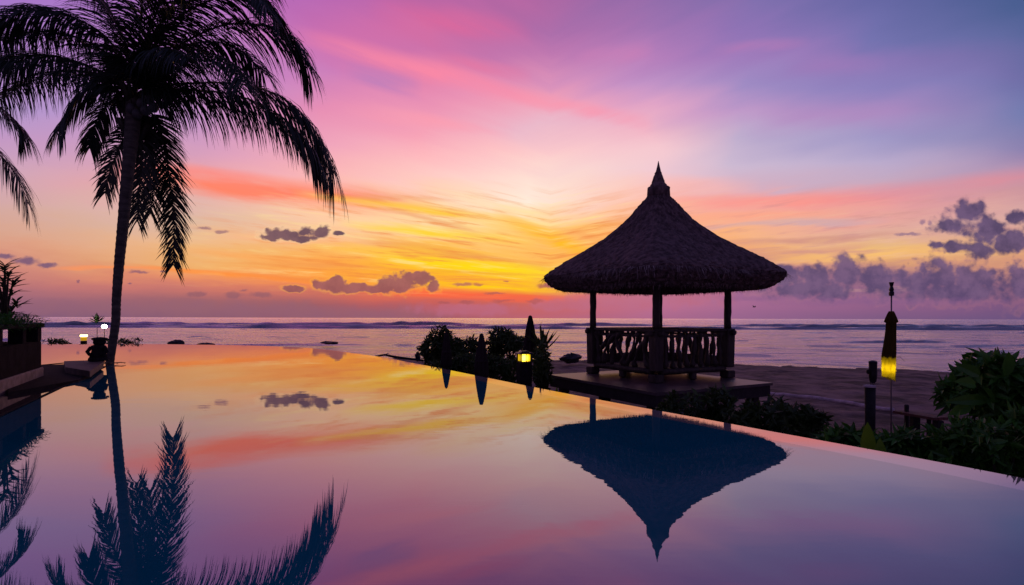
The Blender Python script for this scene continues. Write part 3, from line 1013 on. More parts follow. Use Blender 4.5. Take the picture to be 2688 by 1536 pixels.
def gazebo():
    root = thing('gazebo', 'thatched wooden gazebo with a pointed roof standing on the square slab', 'gazebo', (GC.x, GC.y, DECK_Z), GA)
    rnd = random.Random(21)
    H = 1.15                                       # half the post spacing
    def L(z): return z - DECK_Z                    # world height to local height
    # posts: stout below the rail, slender above
    for sx in (-1, 1):
        for sy in (-1, 1):
            mb = MB()
            x, y = sx * H, sy * H
            mb.box((x, y, L(.36)), (.23, .23, .92), 0, .02, 1.12)
            mb.box((x, y, .09), (.26, .26, .18), 0, .02)
            mb.build('lower_post', M['wood'], root)
            mb = MB()
            zs = np.linspace(L(.82), L(2.6), 14)
            mb.tube([(x + rnd.uniform(-.006, .006), y + rnd.uniform(-.006, .006), z) for z in zs], [.083 + rnd.uniform(-.005, .005) for _ in zs], 12)
            mb.build('upper_post', M['wood'], root, True)
            mb = MB()
            for ax in (0, 1):
                s = sx if ax == 0 else sy
                q = [x, y]
                q[ax] -= s * .2
                mb.box((q[0], q[1], L(.72)), ((.3, .1, .12) if ax == 0 else (.1, .3, .12)), 0, .03)
                q = [x, y]
                q[ax] += s * .16
                mb.box((q[0], q[1], L(.74)), ((.14, .12, .12) if ax == 0 else (.12, .14, .12)), 0, .04)
            mb.build('bracket', M['wood'], root)
    # floor, beams, rails, balusters side by side
    mb = MB()
    for k in range(15):
        mb.box((-H + .09 + k * (2 * H - .18) / 14, 0, L(-.075)), (.15, 2 * H - .24, .045), 0, .006)
    mb.build('floor_boards', M['wood'], root)
    for side in range(4):
        ax = side % 2
        s = -1 if side < 2 else 1
        def loc(u, z, off=0.0):
            return (u, s * (H + off), z) if ax == 0 else (s * (H + off), u, z)
        def size(l, w, h):
            return (l, w, h) if ax == 0 else (w, l, h)
        mb = MB()
        line = [loc(u, L(-.12) + rnd.uniform(-.008, .008)) for u in np.linspace(-H + .12, H - .12, 9)]
        mb.tube(line, [.075] * 9, 10)
        mb.build('floor_beam', M['wood'], root, True)
        mb = MB()
        mb.box(loc(0, L(.8)), size(2 * H + (.34 if ax == 0 else -.28), .19, .07), 0, .02)
        mb.build('top_rail', M['wood'], root)
        mb = MB()
        mb.box(loc(0, L(.67)), size(2 * H - .24, .05, .06), 0, .012)
        mb.build('middle_rail', M['wood'], root)
        if side > 1:  # boards added to darken the lower part seen through the railing
            mb = MB()
            mb.box(loc(0, L(.05), -.06), size(2 * H - .3, .04, .22), 0, .01)
            mb.build('darkening_board', M['wood'], root)
        mb = MB()
        mb.box(loc(0, .1, -.02), size(.15, .15, .2), 0, .03)
        mb.build('foot', M['wood'], root)
        slant = .42 if side == 1 else .03
        nb = 9
        for k in range(nb):
            u = -H + .26 + k * (2 * H - .52) / (nb - 1)
            mb = MB()
            sl = slant * (1.0 if (k % 4) else -.6) * rnd.uniform(.6, 1.1)
            pts, rad = [], []
            for q in np.linspace(0, 1, 11):
                bend = (.06 if side == 1 else .018) * math.sin(q * 5 + k) + (.09 * math.sin(q * 3.14) if side == 1 else 0)
                pts.append(loc(min(max(u + sl * (.5 - q) + bend, -H + .1), H - .1), L(-.06) + q * .82, rnd.uniform(-.015, .015)))
                rad.append((.046 if side == 1 else .044) + .016 * math.sin(q * 11 + k * 2) + rnd.uniform(-.006, .01) + (.022 if abs(q - .12) < .08 else 0))
            mb.tube(pts, rad, 8, True, .06, rnd)
            mb.build('baluster', M['wood'], root, True)
    # ring beam and rafters
    mb = MB()
    for side in range(4):
        ax, s = side % 2, (-1 if side < 2 else 1)
        mb.box((0, s * H, L(2.5)) if ax == 0 else (s * H, 0, L(2.5)), ((2 * H + .3, .1, .14) if ax == 0 else (.1, 2 * H - .12, .14)), 0, .01)
    mb.build('ring_beam', M['wood'], root)
    # the thatched roof: rounded square courses, thick drooping rim, hollow underneath
    prof = [(.2, 4.15), (.44, 3.86), (.79, 3.47), (1.28, 3.08), (1.82, 2.77), (2.36, 2.48), (2.74, 2.24), (2.92, 2.11), (2.895, 2.02), (2.80, 1.91), (2.63, 1.80), (2.42, 1.73), (2.22, 1.72), (2.05, 1.95), (1.6, 2.4), (.8, 3.0), (.1, 3.6)]
    fine = []
    for i in range(len(prof) - 1):
        k = 7 if i < 7 else 4
        for j in range(k):
            f = j / k
            fine.append((prof[i][0] + (prof[i + 1][0] - prof[i][0]) * f, prof[i][1] + (prof[i + 1][1] - prof[i][1]) * f, i))
    fine.append((*prof[-1], 99))
    n = 240
    def plan(a, r, z):
        """radius of a square with rounded corners whose half diagonal is r"""
        ex = 2.0 + 5.0 * min(1, max(0, (r - .3) / 2.2))
        c, s_ = abs(math.cos(a)), abs(math.sin(a))
        d = (c ** ex + s_ ** ex) ** (-1 / ex)
        full = (2 * (.70710678 ** ex)) ** (-1 / ex)
        return r * d / full
    vs, fs = [], []
    for i, (r, z, seg) in enumerate(fine):
        for k in range(n):
            a = 2 * math.pi * k / n
            rr = plan(a, r, z)
            j = rnd.uniform(-.022, .022)
            if seg < 7:
                course = ((i * 7 + int(8 * math.sin(a * 9))) % 9) / 9 * .010
                j += course
            elif 8 <= seg <= 12:
                j *= 1.6
            hip = ((a / (math.pi / 2)) % 1.0 - .5) * (math.pi / 2)
            rr += j + (.04 * math.exp(-(hip / .06) ** 2) if 3 < i < 48 else 0)
            zz = z + (rnd.uniform(-.018, .018) if 7 <= seg <= 12 else rnd.uniform(-.01, .01))
            vs.append((rr * math.cos(a), rr * math.sin(a), L(zz) + .05))
    for i in range(len(fine) - 1):
        for k in range(n):
            q = (k + 1) % n
            fs.append((i * n + q, i * n + k, i * n + n + k, i * n + n + q))
    mb = MB()
    mb.add(vs, fs)
    roof = mb.build('roof', M['thatch'], root)
    # loose straw ends over the slope and along the rim
    mb = MB()
    for _ in range(15000):
        i = rnd.randrange(2, 50)
        a = rnd.uniform(0, 2 * math.pi)
        r, z, _s = fine[i]
        r2, z2, _s = fine[i + 2]
        p = Vector((plan(a, r, z) * math.cos(a), plan(a, r, z) * math.sin(a), L(z)))
        q = Vector((plan(a, r2, z2) * math.cos(a), plan(a, r2, z2) * math.sin(a), L(z2)))
        d = (q - p).normalized()
        out = Vector((math.cos(a), math.sin(a), .8)).normalized()
        side = d.cross(out)
        d = (d + side * rnd.gauss(0, .22) + out * rnd.uniform(-.02, .05)).normalized()
        ln = rnd.uniform(.10, .30)
        p = p + out * .012
        w = side * rnd.uniform(.003, .008)
        e = p + d * ln
        mb.add([p - w, p + w, e + w * .4, e - w * .4], [(0, 1, 2, 3)])
    for _ in range(3600):
        a = rnd.uniform(0, 2 * math.pi)
        k = rnd.choice((0, 1, 1, 2, 2))
        r, z = ((2.80, 1.95), (2.58, 1.81), (2.40, 1.76))[k]
        rr = plan(a, r, z) + rnd.uniform(-.04, .02)
        p = Vector((rr * math.cos(a), rr * math.sin(a), L(z) + .03))
        e = p + Vector((rnd.uniform(-.05, .05), rnd.uniform(-.05, .05), -rnd.uniform(.03, .085) * (1.7 if rnd.random() < .05 else 1)))
        w = Vector((-math.sin(a), math.cos(a), 0)) * rnd.uniform(.004, .01)
        mb.add([p - w, p + w, e + w * .2, e - w * .2], [(0, 1, 2, 3)])
    mb.build('straw', M['straw'], roof)
    mb = MB()
    tip = [(.2, 4.1), (.275, 4.14), (.275, 4.34), (.255, 4.36), (.2, 4.365), (.205, 4.41), (.17, 4.44), (.155, 4.48), (.16, 4.50), (.135, 4.56), (.115, 4.63), (.085, 4.70), (.09, 4.715), (.062, 4.76), (.05, 4.82), (.03, 4.9), (.018, 4.96), (.006, 5.02)]
    mb.lathe([(r, L(z)) for r, z in tip], (0, 0, 0), 20, lambda a, z: 1 + .05 * math.sin(3 * a + z * 9) + rnd.uniform(-.03, .03))
    ob = mb.build('finial', M['thatch'], root, True)
    return root


def straw_mat():
    m = bpy.data.materials.new('straw')
    m.use_nodes = True
    n = NT(m.node_tree)
    b = m.node_tree.nodes['Principled BSDF']
    g = n.new('ShaderNodeNewGeometry')
    n.put(b.inputs['Base Color'], n.ramp(g.outputs['Random Per Island'], [(0, (.06, .04, .042)), (.5, (.2, .135, .14)), (.85, (.4, .28, .28)), (1, (.65, .5, .48))]))
    b.inputs['Roughness'].default_value = .8
    return m


M['straw'] = straw_mat()
M['thatch'] = mat('thatch', (0.19, 0.125, 0.125), 0.9, 0.5, 9, 0.9, 34, spec=0.2, stretch=(1, 1, .45), dist=0.03)
gazebo()


# ------------------------------------------------------------------ plants
def shrub(name, label, cat, c, r, n, leaf, wid, m, seed, group=None, bias=.35, spiky=0.0, stems=6):
    """leaves on twig ends spread through an uneven crown, on a few woody stems"""
    rnd = random.Random(seed)
    base = Vector((c[0], c[1], gz(c[0], c[1])))
    root = thing(name, label, cat, base, 0, group)
    mb, st = MB(), MB()
    top = Vector((0, 0, c[2] - base.z))
    lumps = []
    for k in range(11):
        a = rnd.uniform(0, 6.28)
        h = rnd.uniform(-.75, .8)
        q = math.sqrt(max(0, 1 - h * h)) * rnd.uniform(.35, .85)
        lumps.append((Vector((math.cos(a) * q * r[0], math.sin(a) * q * r[1], h * r[2])), rnd.uniform(.28, .5)))
    for k in range(stems):
        l, _ = lumps[k]
        a = rnd.uniform(0, 6.28)
        b0 = Vector((math.cos(a) * .08, math.sin(a) * .08, -.08))
        st.tube([b0, b0.lerp(top + l, .5) + Vector((rnd.uniform(-.06, .06), rnd.uniform(-.06, .06), 0)), top + l], [.022, .016, .008], 6)
    for k in range(n // 5):
        l, s = rnd.choice(lumps)
        d = Vector((rnd.gauss(0, 1), rnd.gauss(0, 1), rnd.gauss(0, 1))).normalized()
        rad = rnd.uniform(.45, 1.0) ** .6 * s
        p = top + l + Vector((d.x * r[0], d.y * r[1], d.z * r[2])) * rad
        ax = (d + Vector((0, 0, bias + spiky)) + Vector((rnd.gauss(0, .3), rnd.gauss(0, .3), rnd.gauss(0, .3)))).normalized()
        for j in range(5):
            a = j * 2.4 + rnd.uniform(-.3, .3)
            o1 = ax.orthogonal().normalized()
            o2 = ax.cross(o1)
            dd = (ax * rnd.uniform(.25, 1.0) + (o1 * math.cos(a) + o2 * math.sin(a)) * .9).normalized()
            nr = (ax + Vector((rnd.gauss(0, .2), rnd.gauss(0, .2), .2))).normalized()
            mb.leaf(p, dd, nr, leaf * rnd.uniform(.5, 1.55), wid * rnd.uniform(.6, 1.35), .2, rnd.uniform(.05, .4))
    mb.build('foliage', m, root)
    st.build('stem', M['stem'], root, True)
    return root


def broad_plant(name, label, cat, base, leaves, m, seed, group=None):
    """large upright leaves from one point: (azimuth, lean, length, width)"""
    rnd = random.Random(seed)
    root = thing(name, label, cat, base, 0, group)
    for az, lean, ln, w in leaves:
        mb = MB()
        d = Vector((math.cos(az) * math.sin(lean), math.sin(az) * math.sin(lean), math.cos(lean)))
        s = Vector((d.x * .03, d.y * .03, -.05))
        e = s + d * ln * .3
        mb.tube([s, e], [.014, .009], 6)
        nr = Vector((-math.cos(az) * math.cos(lean), -math.sin(az) * math.cos(lean), math.sin(lean)))
        mb.leaf(e, d, nr + Vector((rnd.uniform(-.3, .3), rnd.uniform(-.3, .3), 0)), ln * .75, w, .18, -rnd.uniform(-.05, .35), 8)
        mb.build('leaf', m, root, True)
    return root


def spiky(name, label, cat, base, n, ln, w, m, seed, spread=1.1):
    rnd = random.Random(seed)
    root = thing(name, label, cat, base)
    mb = MB()
    for k in range(n):
        az = k * 2.399
        lean = spread * (k / n) ** .7 + rnd.uniform(-.1, .1)
        d = Vector((math.cos(az) * math.sin(lean), math.sin(az) * math.sin(lean), math.cos(lean)))
        nr = Vector((-math.cos(az) * math.cos(lean), -math.sin(az) * math.cos(lean), math.sin(lean)))
        mb.leaf(Vector((0, 0, ln * .5)) * rnd.uniform(.5, 1.1), d, nr, ln * rnd.uniform(.75, 1.1), w, .35, -rnd.uniform(-.02, .3) if lean > .6 else .04, 5)
    mb.build('leaf_rosette', m, root)
    mb = MB()
    mb.tube([(0, 0, -.1), (0, 0, ln * .6)], [.05, .035], 8)
    mb.build('stem', M['stem'], root, True)
    return root


# bushes between the pool and the gazebo
GB = 'bushes behind the far pool edge'
p = at_y(1160, 925, 19.0); shrub('bush', 'dark leafy bush at the left end of the clump, around the first closed umbrella', 'bush', p, (.7, .6, .72), 1500, .22, .085, M['leaf_dark'], 61, GB)
p = at_y(1222, 938, 18.4); shrub('bush', 'low round bush between the two short closed umbrellas', 'bush', p, (.62, .6, .6), 1200, .2, .08, M['leaf_dark'], 62, GB)
p = at_y(1325, 920, 18.6); shrub('bush', 'largest dark bush, left of the yellow lantern', 'bush', p, (.78, .7, .72), 2400, .18, .07, M['leaf_dark'], 63, GB)
p = at_y(1195, 975, 15.0); shrub('bush', 'low ground-hugging bush along the curved pool rim', 'bush', p, (.95, .5, .4), 1500, .14, .06, M['leaf_dark'], 64, GB)
p = at_y(1305, 985, 13.4); shrub('bush', 'low bush at the pool rim left of the lantern pillar', 'bush', p, (.7, .4, .42), 1600, .13, .055, M['leaf_dark'], 65, GB)
p = at_y(1418, 975, 13.0); shrub('bush', 'leafy bush between the lantern pillar and the slab', 'bush', p, (.3, .4, .55), 1000, .14, .06, M['leaf_dark'], 66, GB)
b = at_y(1424, 930, 14.0); spiky('spiky_plant', 'spiky rosette plant with sword leaves right of the yellow lantern', 'plant', (b.x, b.y, b.z - .2), 26, .68, .1, M['leaf_dark'], 67)
b = at_z(1436, 1020, -.55)
broad_plant('leafy_plant', 'small plant with one pale upright leaf at the slab corner by the pool', 'plant', (b.x - .05, 9.3, -.6), [(1.6, .1, .5, .1), (3.0, .3, .45, .09), (.3, .35, .4, .08)], M['leaf_lamplit'], 68)

# under and right of the slab
GH = 'hedge plants along the right pool rim'
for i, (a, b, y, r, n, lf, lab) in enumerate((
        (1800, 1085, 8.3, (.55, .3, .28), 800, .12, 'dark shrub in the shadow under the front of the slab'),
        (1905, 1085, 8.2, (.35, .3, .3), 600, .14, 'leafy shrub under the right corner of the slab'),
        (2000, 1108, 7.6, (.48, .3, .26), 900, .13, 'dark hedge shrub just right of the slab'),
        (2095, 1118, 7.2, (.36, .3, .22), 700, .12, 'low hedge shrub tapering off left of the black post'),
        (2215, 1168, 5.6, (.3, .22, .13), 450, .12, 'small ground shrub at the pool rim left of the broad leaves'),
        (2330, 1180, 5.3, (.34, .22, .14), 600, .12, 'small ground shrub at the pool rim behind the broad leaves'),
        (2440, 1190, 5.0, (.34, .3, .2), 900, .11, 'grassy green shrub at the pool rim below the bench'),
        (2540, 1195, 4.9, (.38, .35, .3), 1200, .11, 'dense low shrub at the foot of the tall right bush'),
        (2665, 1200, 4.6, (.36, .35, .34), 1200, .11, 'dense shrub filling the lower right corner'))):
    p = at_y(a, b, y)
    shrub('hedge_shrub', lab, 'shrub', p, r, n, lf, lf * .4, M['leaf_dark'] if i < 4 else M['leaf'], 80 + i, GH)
p = at_y(2618, 1045, 7.2)
tb = shrub('bush', 'tall bush with large twisted leaves at the right margin', 'bush', p, (.54, .55, .52), 1300, .2, .09, M['leaf'], 95)
rnd = random.Random(951)
mb = MB()
for px_, py_, tx, ty in ((2600, 985, 2586, 915), (2640, 985, 2645, 925), (2570, 985, 2520, 958), (2590, 1050, 2505, 1050), (2560, 1010, 2515, 1000), (2650, 1000, 2688, 962), (2610, 1060, 2580, 1020), (2620, 1065, 2655, 1005), (2545, 1065, 2500, 1085), (2600, 970, 2560, 940), (2655, 1080, 2690, 1040)):
    yy = 6.9 + rnd.uniform(-.25, .2)
    a, b = at_y(px_, py_, yy) - tb.location, at_y(tx, ty, yy - rnd.uniform(0, .2)) - tb.location
    mb.leaf(a, b - a, Vector((rnd.uniform(-.6, .6), -.9, rnd.uniform(-.2, .6))), (b - a).length * 1.05, .16, .22, rnd.uniform(-.2, .3), 6)
mb.build('large_leaves', M['leaf'], tb)
p = at_y(2685, 1065, 6.8)
shrub('bush', 'full bush behind the lower right corner, beside the tall bush', 'bush', p, (.5, .5, .54), 1200, .2, .085, M['leaf'], 96)
b = at_y(2185, 1190, 5.1); broad_plant('broad_leaf_plant', 'rounded dark green leaf at the left of the broad-leaved row', 'plant', (b.x, b.y, b.z - .08), [(2.4, .25, .36, .12), (.6, .7, .2, .07), (4.2, .6, .2, .07)], M['leaf'], 97)
b = at_y(2280, 1210, 4.9); broad_plant('broad_leaf_plant', 'tallest upright leaf with painted lamp-lit yellow-green colour in front of the black post', 'plant', (b.x, b.y, b.z - .12), [(1.4, .08, .5, .14), (2.8, .7, .26, .09), (.1, .6, .26, .08)], M['leaf_lamplit'], 98)
b = at_y(2312, 1212, 4.75); broad_plant('broad_leaf_plant', 'short upright leaf with painted lamp-lit yellow-green colour right of the tallest one', 'plant', (b.x, b.y, b.z - .1), [(1.2, .1, .34, .11), (-.2, .7, .24, .08)], M['leaf_lamplit'], 99)

# ------------------------------------------------------------------ umbrellas, posts, lamps
def closed_umbrella(label, px, top_py, y, r, seed, h_can, group='closed beach umbrellas', finial=True, mt='canvas'):
    rnd = random.Random(seed)
    p = at_y(px, top_py, y)
    g = gz(p.x, p.y)
    root = thing('closed_umbrella', label, 'umbrella', (p.x, p.y, g), rnd.uniform(0, 6), group)
    H = p.z - g
    mb = MB()
    mb.tube([(0, 0, -.2), (0, 0, H - .1)], .022, 8)
    mb.build('pole', M['wood'], root, True)
    mb = MB()
    prof = [(r * .9, H - h_can), (r, H - h_can * .93), (r * .88, H - h_can * .65), (r * .66, H - h_can * .36), (r * .46, H - h_can * .18), (r * .34, H - h_can * .09), (r * .26, H - .03), (r * .1, H)]
    mb.lathe(prof, (0, 0, 0), 32, lambda a, z: 1 + .2 * math.sin(8 * a) + rnd.uniform(-.02, .02))
    mb.build('canopy', M[mt], root, True)
    mb = MB()
    mb.lathe([(r * .82, H - h_can * .62), (r * .95, H - h_can * .6), (r * .93, H - h_can * .57), (r * .8, H - h_can * .55)], (0, 0, 0), 24)
    mb.build('tie_band', M['canvas'], root, True)
    return root


closed_umbrella('short closed umbrella at the left end of the bushes', 1172, 868, 13.8, .125, 1, .95)
closed_umbrella('short closed umbrella rising from the middle of the bushes', 1264, 875, 11.2, .145, 2, 1.0)
closed_umbrella('tall closed umbrella behind the yellow lantern', 1392, 828, 14.6, .165, 3, 1.15)


def lantern_pillar():
    y = 12.0
    p = at_y(1376, 949, y)
    g = gz(p.x, p.y)
    root = thing('lantern_pillar', 'glowing yellow lantern on a dark square pillar among the bushes', 'lantern', (p.x, p.y, g), .35)
    h = p.z - g
    mb = MB(); mb.box((0, 0, h / 2 - .1), (.28, .28, h + .2), 0, .02); mb.build('pillar', M['stone_dark'], root)
    mb = MB(); mb.box((0, 0, h + .085), (.215, .215, .155), 0, .01); mb.build('glowing_pane', emit('lantern_glow', (1, .6, .014), 5, (-.04, -.11, h + .085), .15), root)
    mb = MB()
    for sx in (-1, 1):
        for sy in (-1, 1):
            mb.box((sx * .12, sy * .12, h + .085), (.03, .03, .172), 0, .004)
        mb.box((sx * .117, 0, h + .085), (.008, .018, .172), 0, .002)
        mb.box((0, sx * .117, h + .085), (.018, .008, .172), 0, .002)
    mb.build('frame', M['metal'], root)
    mb = MB(); mb.box((0, 0, h + .19), (.34, .34, .035), 0, .01, .9); mb.box((0, 0, h + .224), (.2, .2, .03), 0, .01, .7); mb.build('cap', M['metal'], root)


lantern_pillar()


def lamp_light(name, p, energy, col, r=.04, parent=None):
    d = bpy.data.lights.new(name, 'POINT')
    d.energy, d.color, d.shadow_soft_size = energy, col, r
    o = bpy.data.objects.new(name, d)
    COL.objects.link(o)
    o.location = p
    if parent: o.parent = parent
    return o


def torch_umbrella():
    y = 12.5
    top = at_y(2340, 742, y)
    g = gz(top.x, top.y)
    root = thing('closed_umbrella', 'closed umbrella on a thin pole at the right, lit yellow from inside near its hem', 'umbrella', (top.x, top.y, g), 0, 'closed beach umbrellas')
    k = y / F
    Z = lambda py: at_y(2340, py, y).z - g
    mb = MB()
    mb.tube([(0.0, 0, -.2), (.0, 0, Z(1060)), (-.004, 0, Z(960)), (0, 0, Z(775))], .016, 8)
    mb.build('pole', M['steel'], root, True)
    mb = MB()
    prof = [(.028, Z(777)), (.05, Z(776)), (.054, Z(768)), (.04, Z(765)), (.05, Z(760)), (.042, Z(757)), (.03, Z(752)), (.04, Z(747)), (.052, Z(741)), (.03, Z(743))]
    mb.lathe(prof, (0, 0, 0), 12, lambda a, z: 1 + .14 * math.sin(4 * a))
    mb.build('finial', M['metal'], root)
    rnd = random.Random(4)
    fabric = M['lit_canvas']
    mb = MB()
    vs, fs, n = [], [], 36
    prof = [(817, 6, 0), (822, 9, 0), (834, 14, 0), (845, 18, 0), (848, 13, 0), (865, 13.5, -.6), (890, 15, -2), (915, 17, -4), (938, 18.5, -6), (960, 18, -6), (980, 17, -6), (994, 16.5, -6)]
    for py, rr, off in prof:
        for q in range(n):
            a = 2 * math.pi * q / n
            w = (1 + .10 * math.sin(7 * a + py * .01) + rnd.uniform(-.015, .015))
            dz = -.05 * math.cos(a) * (py == 994) + (.015 * math.sin(5 * a) if py >= 980 else 0)
            vs.append((off * k + .84 * rr * k * w * math.cos(a), .84 * rr * k * w * math.sin(a), Z(py) + dz))
    for i in range(len(prof) - 1):
        for q in range(n):
            j = (q + 1) % n
            fs.append((i * n + j, i * n + q, i * n + n + q, i * n + n + j))
    mb.add(vs, fs)
    mb.build('canopy', fabric, root, True)
    # the lamp hung inside the lower folds, below an added baffle that stops its light rising
    mb = MB(); mb.lathe([(.02, 0), (.115, -.004), (.115, -.012), (.02, -.02)], (-.05, 0, Z(942)), 20); mb.build('added_baffle', M['metal'], root)
    mb = MB(); mb.lathe([(.005, .04), (.024, .03), (.03, 0), (.024, -.03), (.005, -.04)], (-.045, 0, Z(966)), 14); mb.build('bulb', emit('warm_bulb', (1, .72, .05), 130), root, True)
    mb = MB(); mb.tube([(.1, 0, Z(940)), (.2, 0, Z(936)), (.34, .02, Z(950))], [.006, .005, .003], 6); mb.build('tie_cord', M['metal'], root)


def fabric_mat():
    m = bpy.data.materials.new('lit_canvas')
    m.use_nodes = True
    t = m.node_tree; t.nodes.clear(); n = NT(t)
    tc = n.new('ShaderNodeTexCoord')
    c = n.mix(n.noise(tc.outputs['Object'], 14, 3), (.10, .08, .03), (.16, .12, .04))
    d = n.new('ShaderNodeBsdfDiffuse'); n.put(d.inputs[0], n.mix(.7, c, (.02, .012, .016)))
    tr = n.new('ShaderNodeBsdfTranslucent'); n.put(tr.inputs[0], n.mix(.6, c, (.5, .42, .02)))
    mx = n.new('ShaderNodeMixShader'); mx.inputs[0].default_value = .45
    t.links.new(d.outputs[0], mx.inputs[1]); t.links.new(tr.outputs[0], mx.inputs[2])
    o = n.new('ShaderNodeOutputMaterial'); t.links.new(mx.outputs[0], o.inputs[0])
    return m


M['lit_canvas'] = fabric_mat()
torch_umbrella()


def black_post():
    y = 9.5
    p = at_y(2284, 1010, y)
    g = gz(p.x, p.y)
    root = thing('lamp_post', 'black wooden post with pale cap and unlit lamp head, left of the lit umbrella', 'lamp post', (p.x, p.y, g))
    k = y / F
    Z = lambda py: at_y(2284, py, y).z - g
    mb = MB(); mb.tube([(0, 0, -.2), (.003, 0, Z(1100)), (0, 0, Z(1016))], [.084, .08, .086], 14); mb.build('post', M['black_wood'], root, True)
    mb = MB(); mb.lathe([(.07, Z(1017)), (.1, Z(1016)), (.1, Z(1012)), (.05, Z(1010))], (-.012, 0, 0), 20); mb.build('cap', M['kerb'], root)
    mb = MB(); mb.lathe([(.074, Z(1072)), (.078, Z(1071)), (.078, Z(1066)), (.074, Z(1065))], (0, 0, 0), 20); mb.build('band', M['kerb'], root)
    mb = MB()
    mb.lathe([(.03, Z(1005)), (.055, Z(1000)), (.066, Z(985)), (.066, Z(955)), (.07, Z(951)), (.06, Z(948)), (.02, Z(946))], (.05, 0, 0), 16)
    mb.build('lamp_head', M['metal'], root)
    for a in (-.05, .0, .06):
        mb = MB()
        mb.tube([(.03 + a * .3, 0, Z(1012)), (.05 + a, 0, Z(998))], .006, 6)
        mb.build('bracket', M['metal'], root)
    mb = MB()
    mb.lathe([(.01, Z(982)), (.03, Z(979)), (.03, Z(972)), (.01, Z(969))], (-.035, 0, 0), 10)
    mb.build('knob', M['metal'], root)


black_post()


def bench():
    y = 9.6
    a, b = at_y(2362, 1078, y), at_y(2470, 1096, 8.8)
    g = gz(a.x, a.y)
    root = thing('beach_bench', 'low reddish plank bench on the sand in front of the right bush', 'bench', (a.x, a.y, g))
    A, B = Vector((0, 0, a.z - g)), b - Vector((a.x, a.y, g))
    d = (B - A); s = Vector((-d.y, d.x, 0)).normalized() * .13
    for k in (-1, 0, 1):
        mb = MB()
        u = s * k * .72
        w = s * .32
        vs = [A + u - w, A + u + w, B + u + w, B + u - w]
        vs = [v + Vector((0, 0, -.045)) for v in vs] + vs
        mb.add(vs, [(3, 2, 1, 0), (4, 5, 6, 7), (0, 1, 5, 4), (1, 2, 6, 5), (2, 3, 7, 6), (3, 0, 4, 7)])
        mb.build('plank', M['wood_red'], root)
    for q, up in ((.35, .12), (.9, -.05)):
        c = A.lerp(B, q)
        mb = MB(); mb.box((c.x, c.y + .16, (c.z + up) / 2 - .06), (.06, .06, c.z + up + .12)); mb.build('leg', M['black_wood'], root)
        mb = MB(); mb.box((c.x + .01, c.y - .02, c.z / 2 - .08), (.12, .12, c.z + .05)); mb.build('leg', M['black_wood'], root)


bench()

def on_ground(px, py):
    d = Vector(ray(px, py)) / F
    y = 2.0
    while CAMZ + d.z * y > gz(d.x * y, y) and y < 60:
        y += .05
    return Vector((d.x * y, y, gz(d.x * y, y)))


# low pale kerb across the sand
mb = MB()
kp = []
for px_, py_ in ((1960, 1028), (2080, 1042), (2200, 1057), (2262, 1068), (2345, 1080)):
    q = on_ground(px_, py_)
    kp.append(Vector((q.x, q.y, gz(q.x, q.y) + .03)))
kl = catmull(kp, 30)
mb.tube([Vector((p.x, p.y, gz(p.x, p.y) + .03)) for p in kl], .07, 8)
tag(mb.build('sand_kerb', M['kerb'], None, True), 'thin pale kerb line crossing the sand behind the slab', 'kerb')


def rock(label, px, py, y, s, seed, name='rock', cat='rock', group=None):
    rnd = random.Random(seed)
    p = at_y(px, py, y)
    mb = MB()
    n, mrow = 16, 9
    vs, fs = [], []
    ph = [rnd.uniform(0, 6) for _ in range(6)]
    for i in range(mrow):
        th = math.pi * i / (mrow - 1)
        for k in range(n):
            a = 2 * math.pi * k / n
            r = 1 + .16 * math.sin(2 * a + ph[0]) + .13 * math.sin(3 * a + ph[1] + th * 2) + .1 * math.sin(5 * th + ph[2] + a) + rnd.uniform(-.13, .13)
            vs.append((s[0] * r * math.sin(th) * math.cos(a), s[1] * r * math.sin(th) * math.sin(a), s[2] * r * math.cos(th)))
    for i in range(mrow - 1):
        for k in range(n):
            j = (k + 1) % n
            fs.append((i * n + j, i * n + k, i * n + n + k, i * n + n + j))
    mb.add(vs, fs)
    o = mb.build(name, M['rock'])
    o.location = p
    return tag(o, label, cat, group)


GR = 'dark rocks in the shallows'
rock('long low dark rock in the shallows just above the far pool edge', 463, 901, 48, (.62, .4, .26), 1, group=GR)
rock('dark flat rock in the shallows right of the long low rock', 540, 905, 50, (.75, .5, .16), 2, group=GR)
rock('dark flat rock in the lagoon above the curve of the pool edge', 865, 900, 55, (.8, .6, .14), 3, group=GR)
rock('dark boulder on the shore behind the left gazebo post', 1498, 941, 33, (.55, .5, .26), 4, group=GR)
rock('small dark stump standing at the shore left of the bushes', 1096, 936, 20, (.11, .11, .16), 5, 'stump', 'stump')
rock('dark rock on the ground under the front of the slab', 1770, 1092, 9.2, (.22, .2, .18), 6, group=GR)
mb = MB()
q = [at_y(a, b, y) for a, b, y in ((985, 936, 19), (1010, 931.5, 19.2), (1040, 938, 19.5), (1110, 946, 20))]
mb.tube(q, [.03, .035, .05, .04], 8)
mb.tube([q[1], q[1] + Vector((.16, 0, .07))], [.02, .008], 6)
tag(mb.build('driftwood', M['rock'], None, True), 'thin dark driftwood branch on the shore beyond the curved pool rim', 'driftwood')

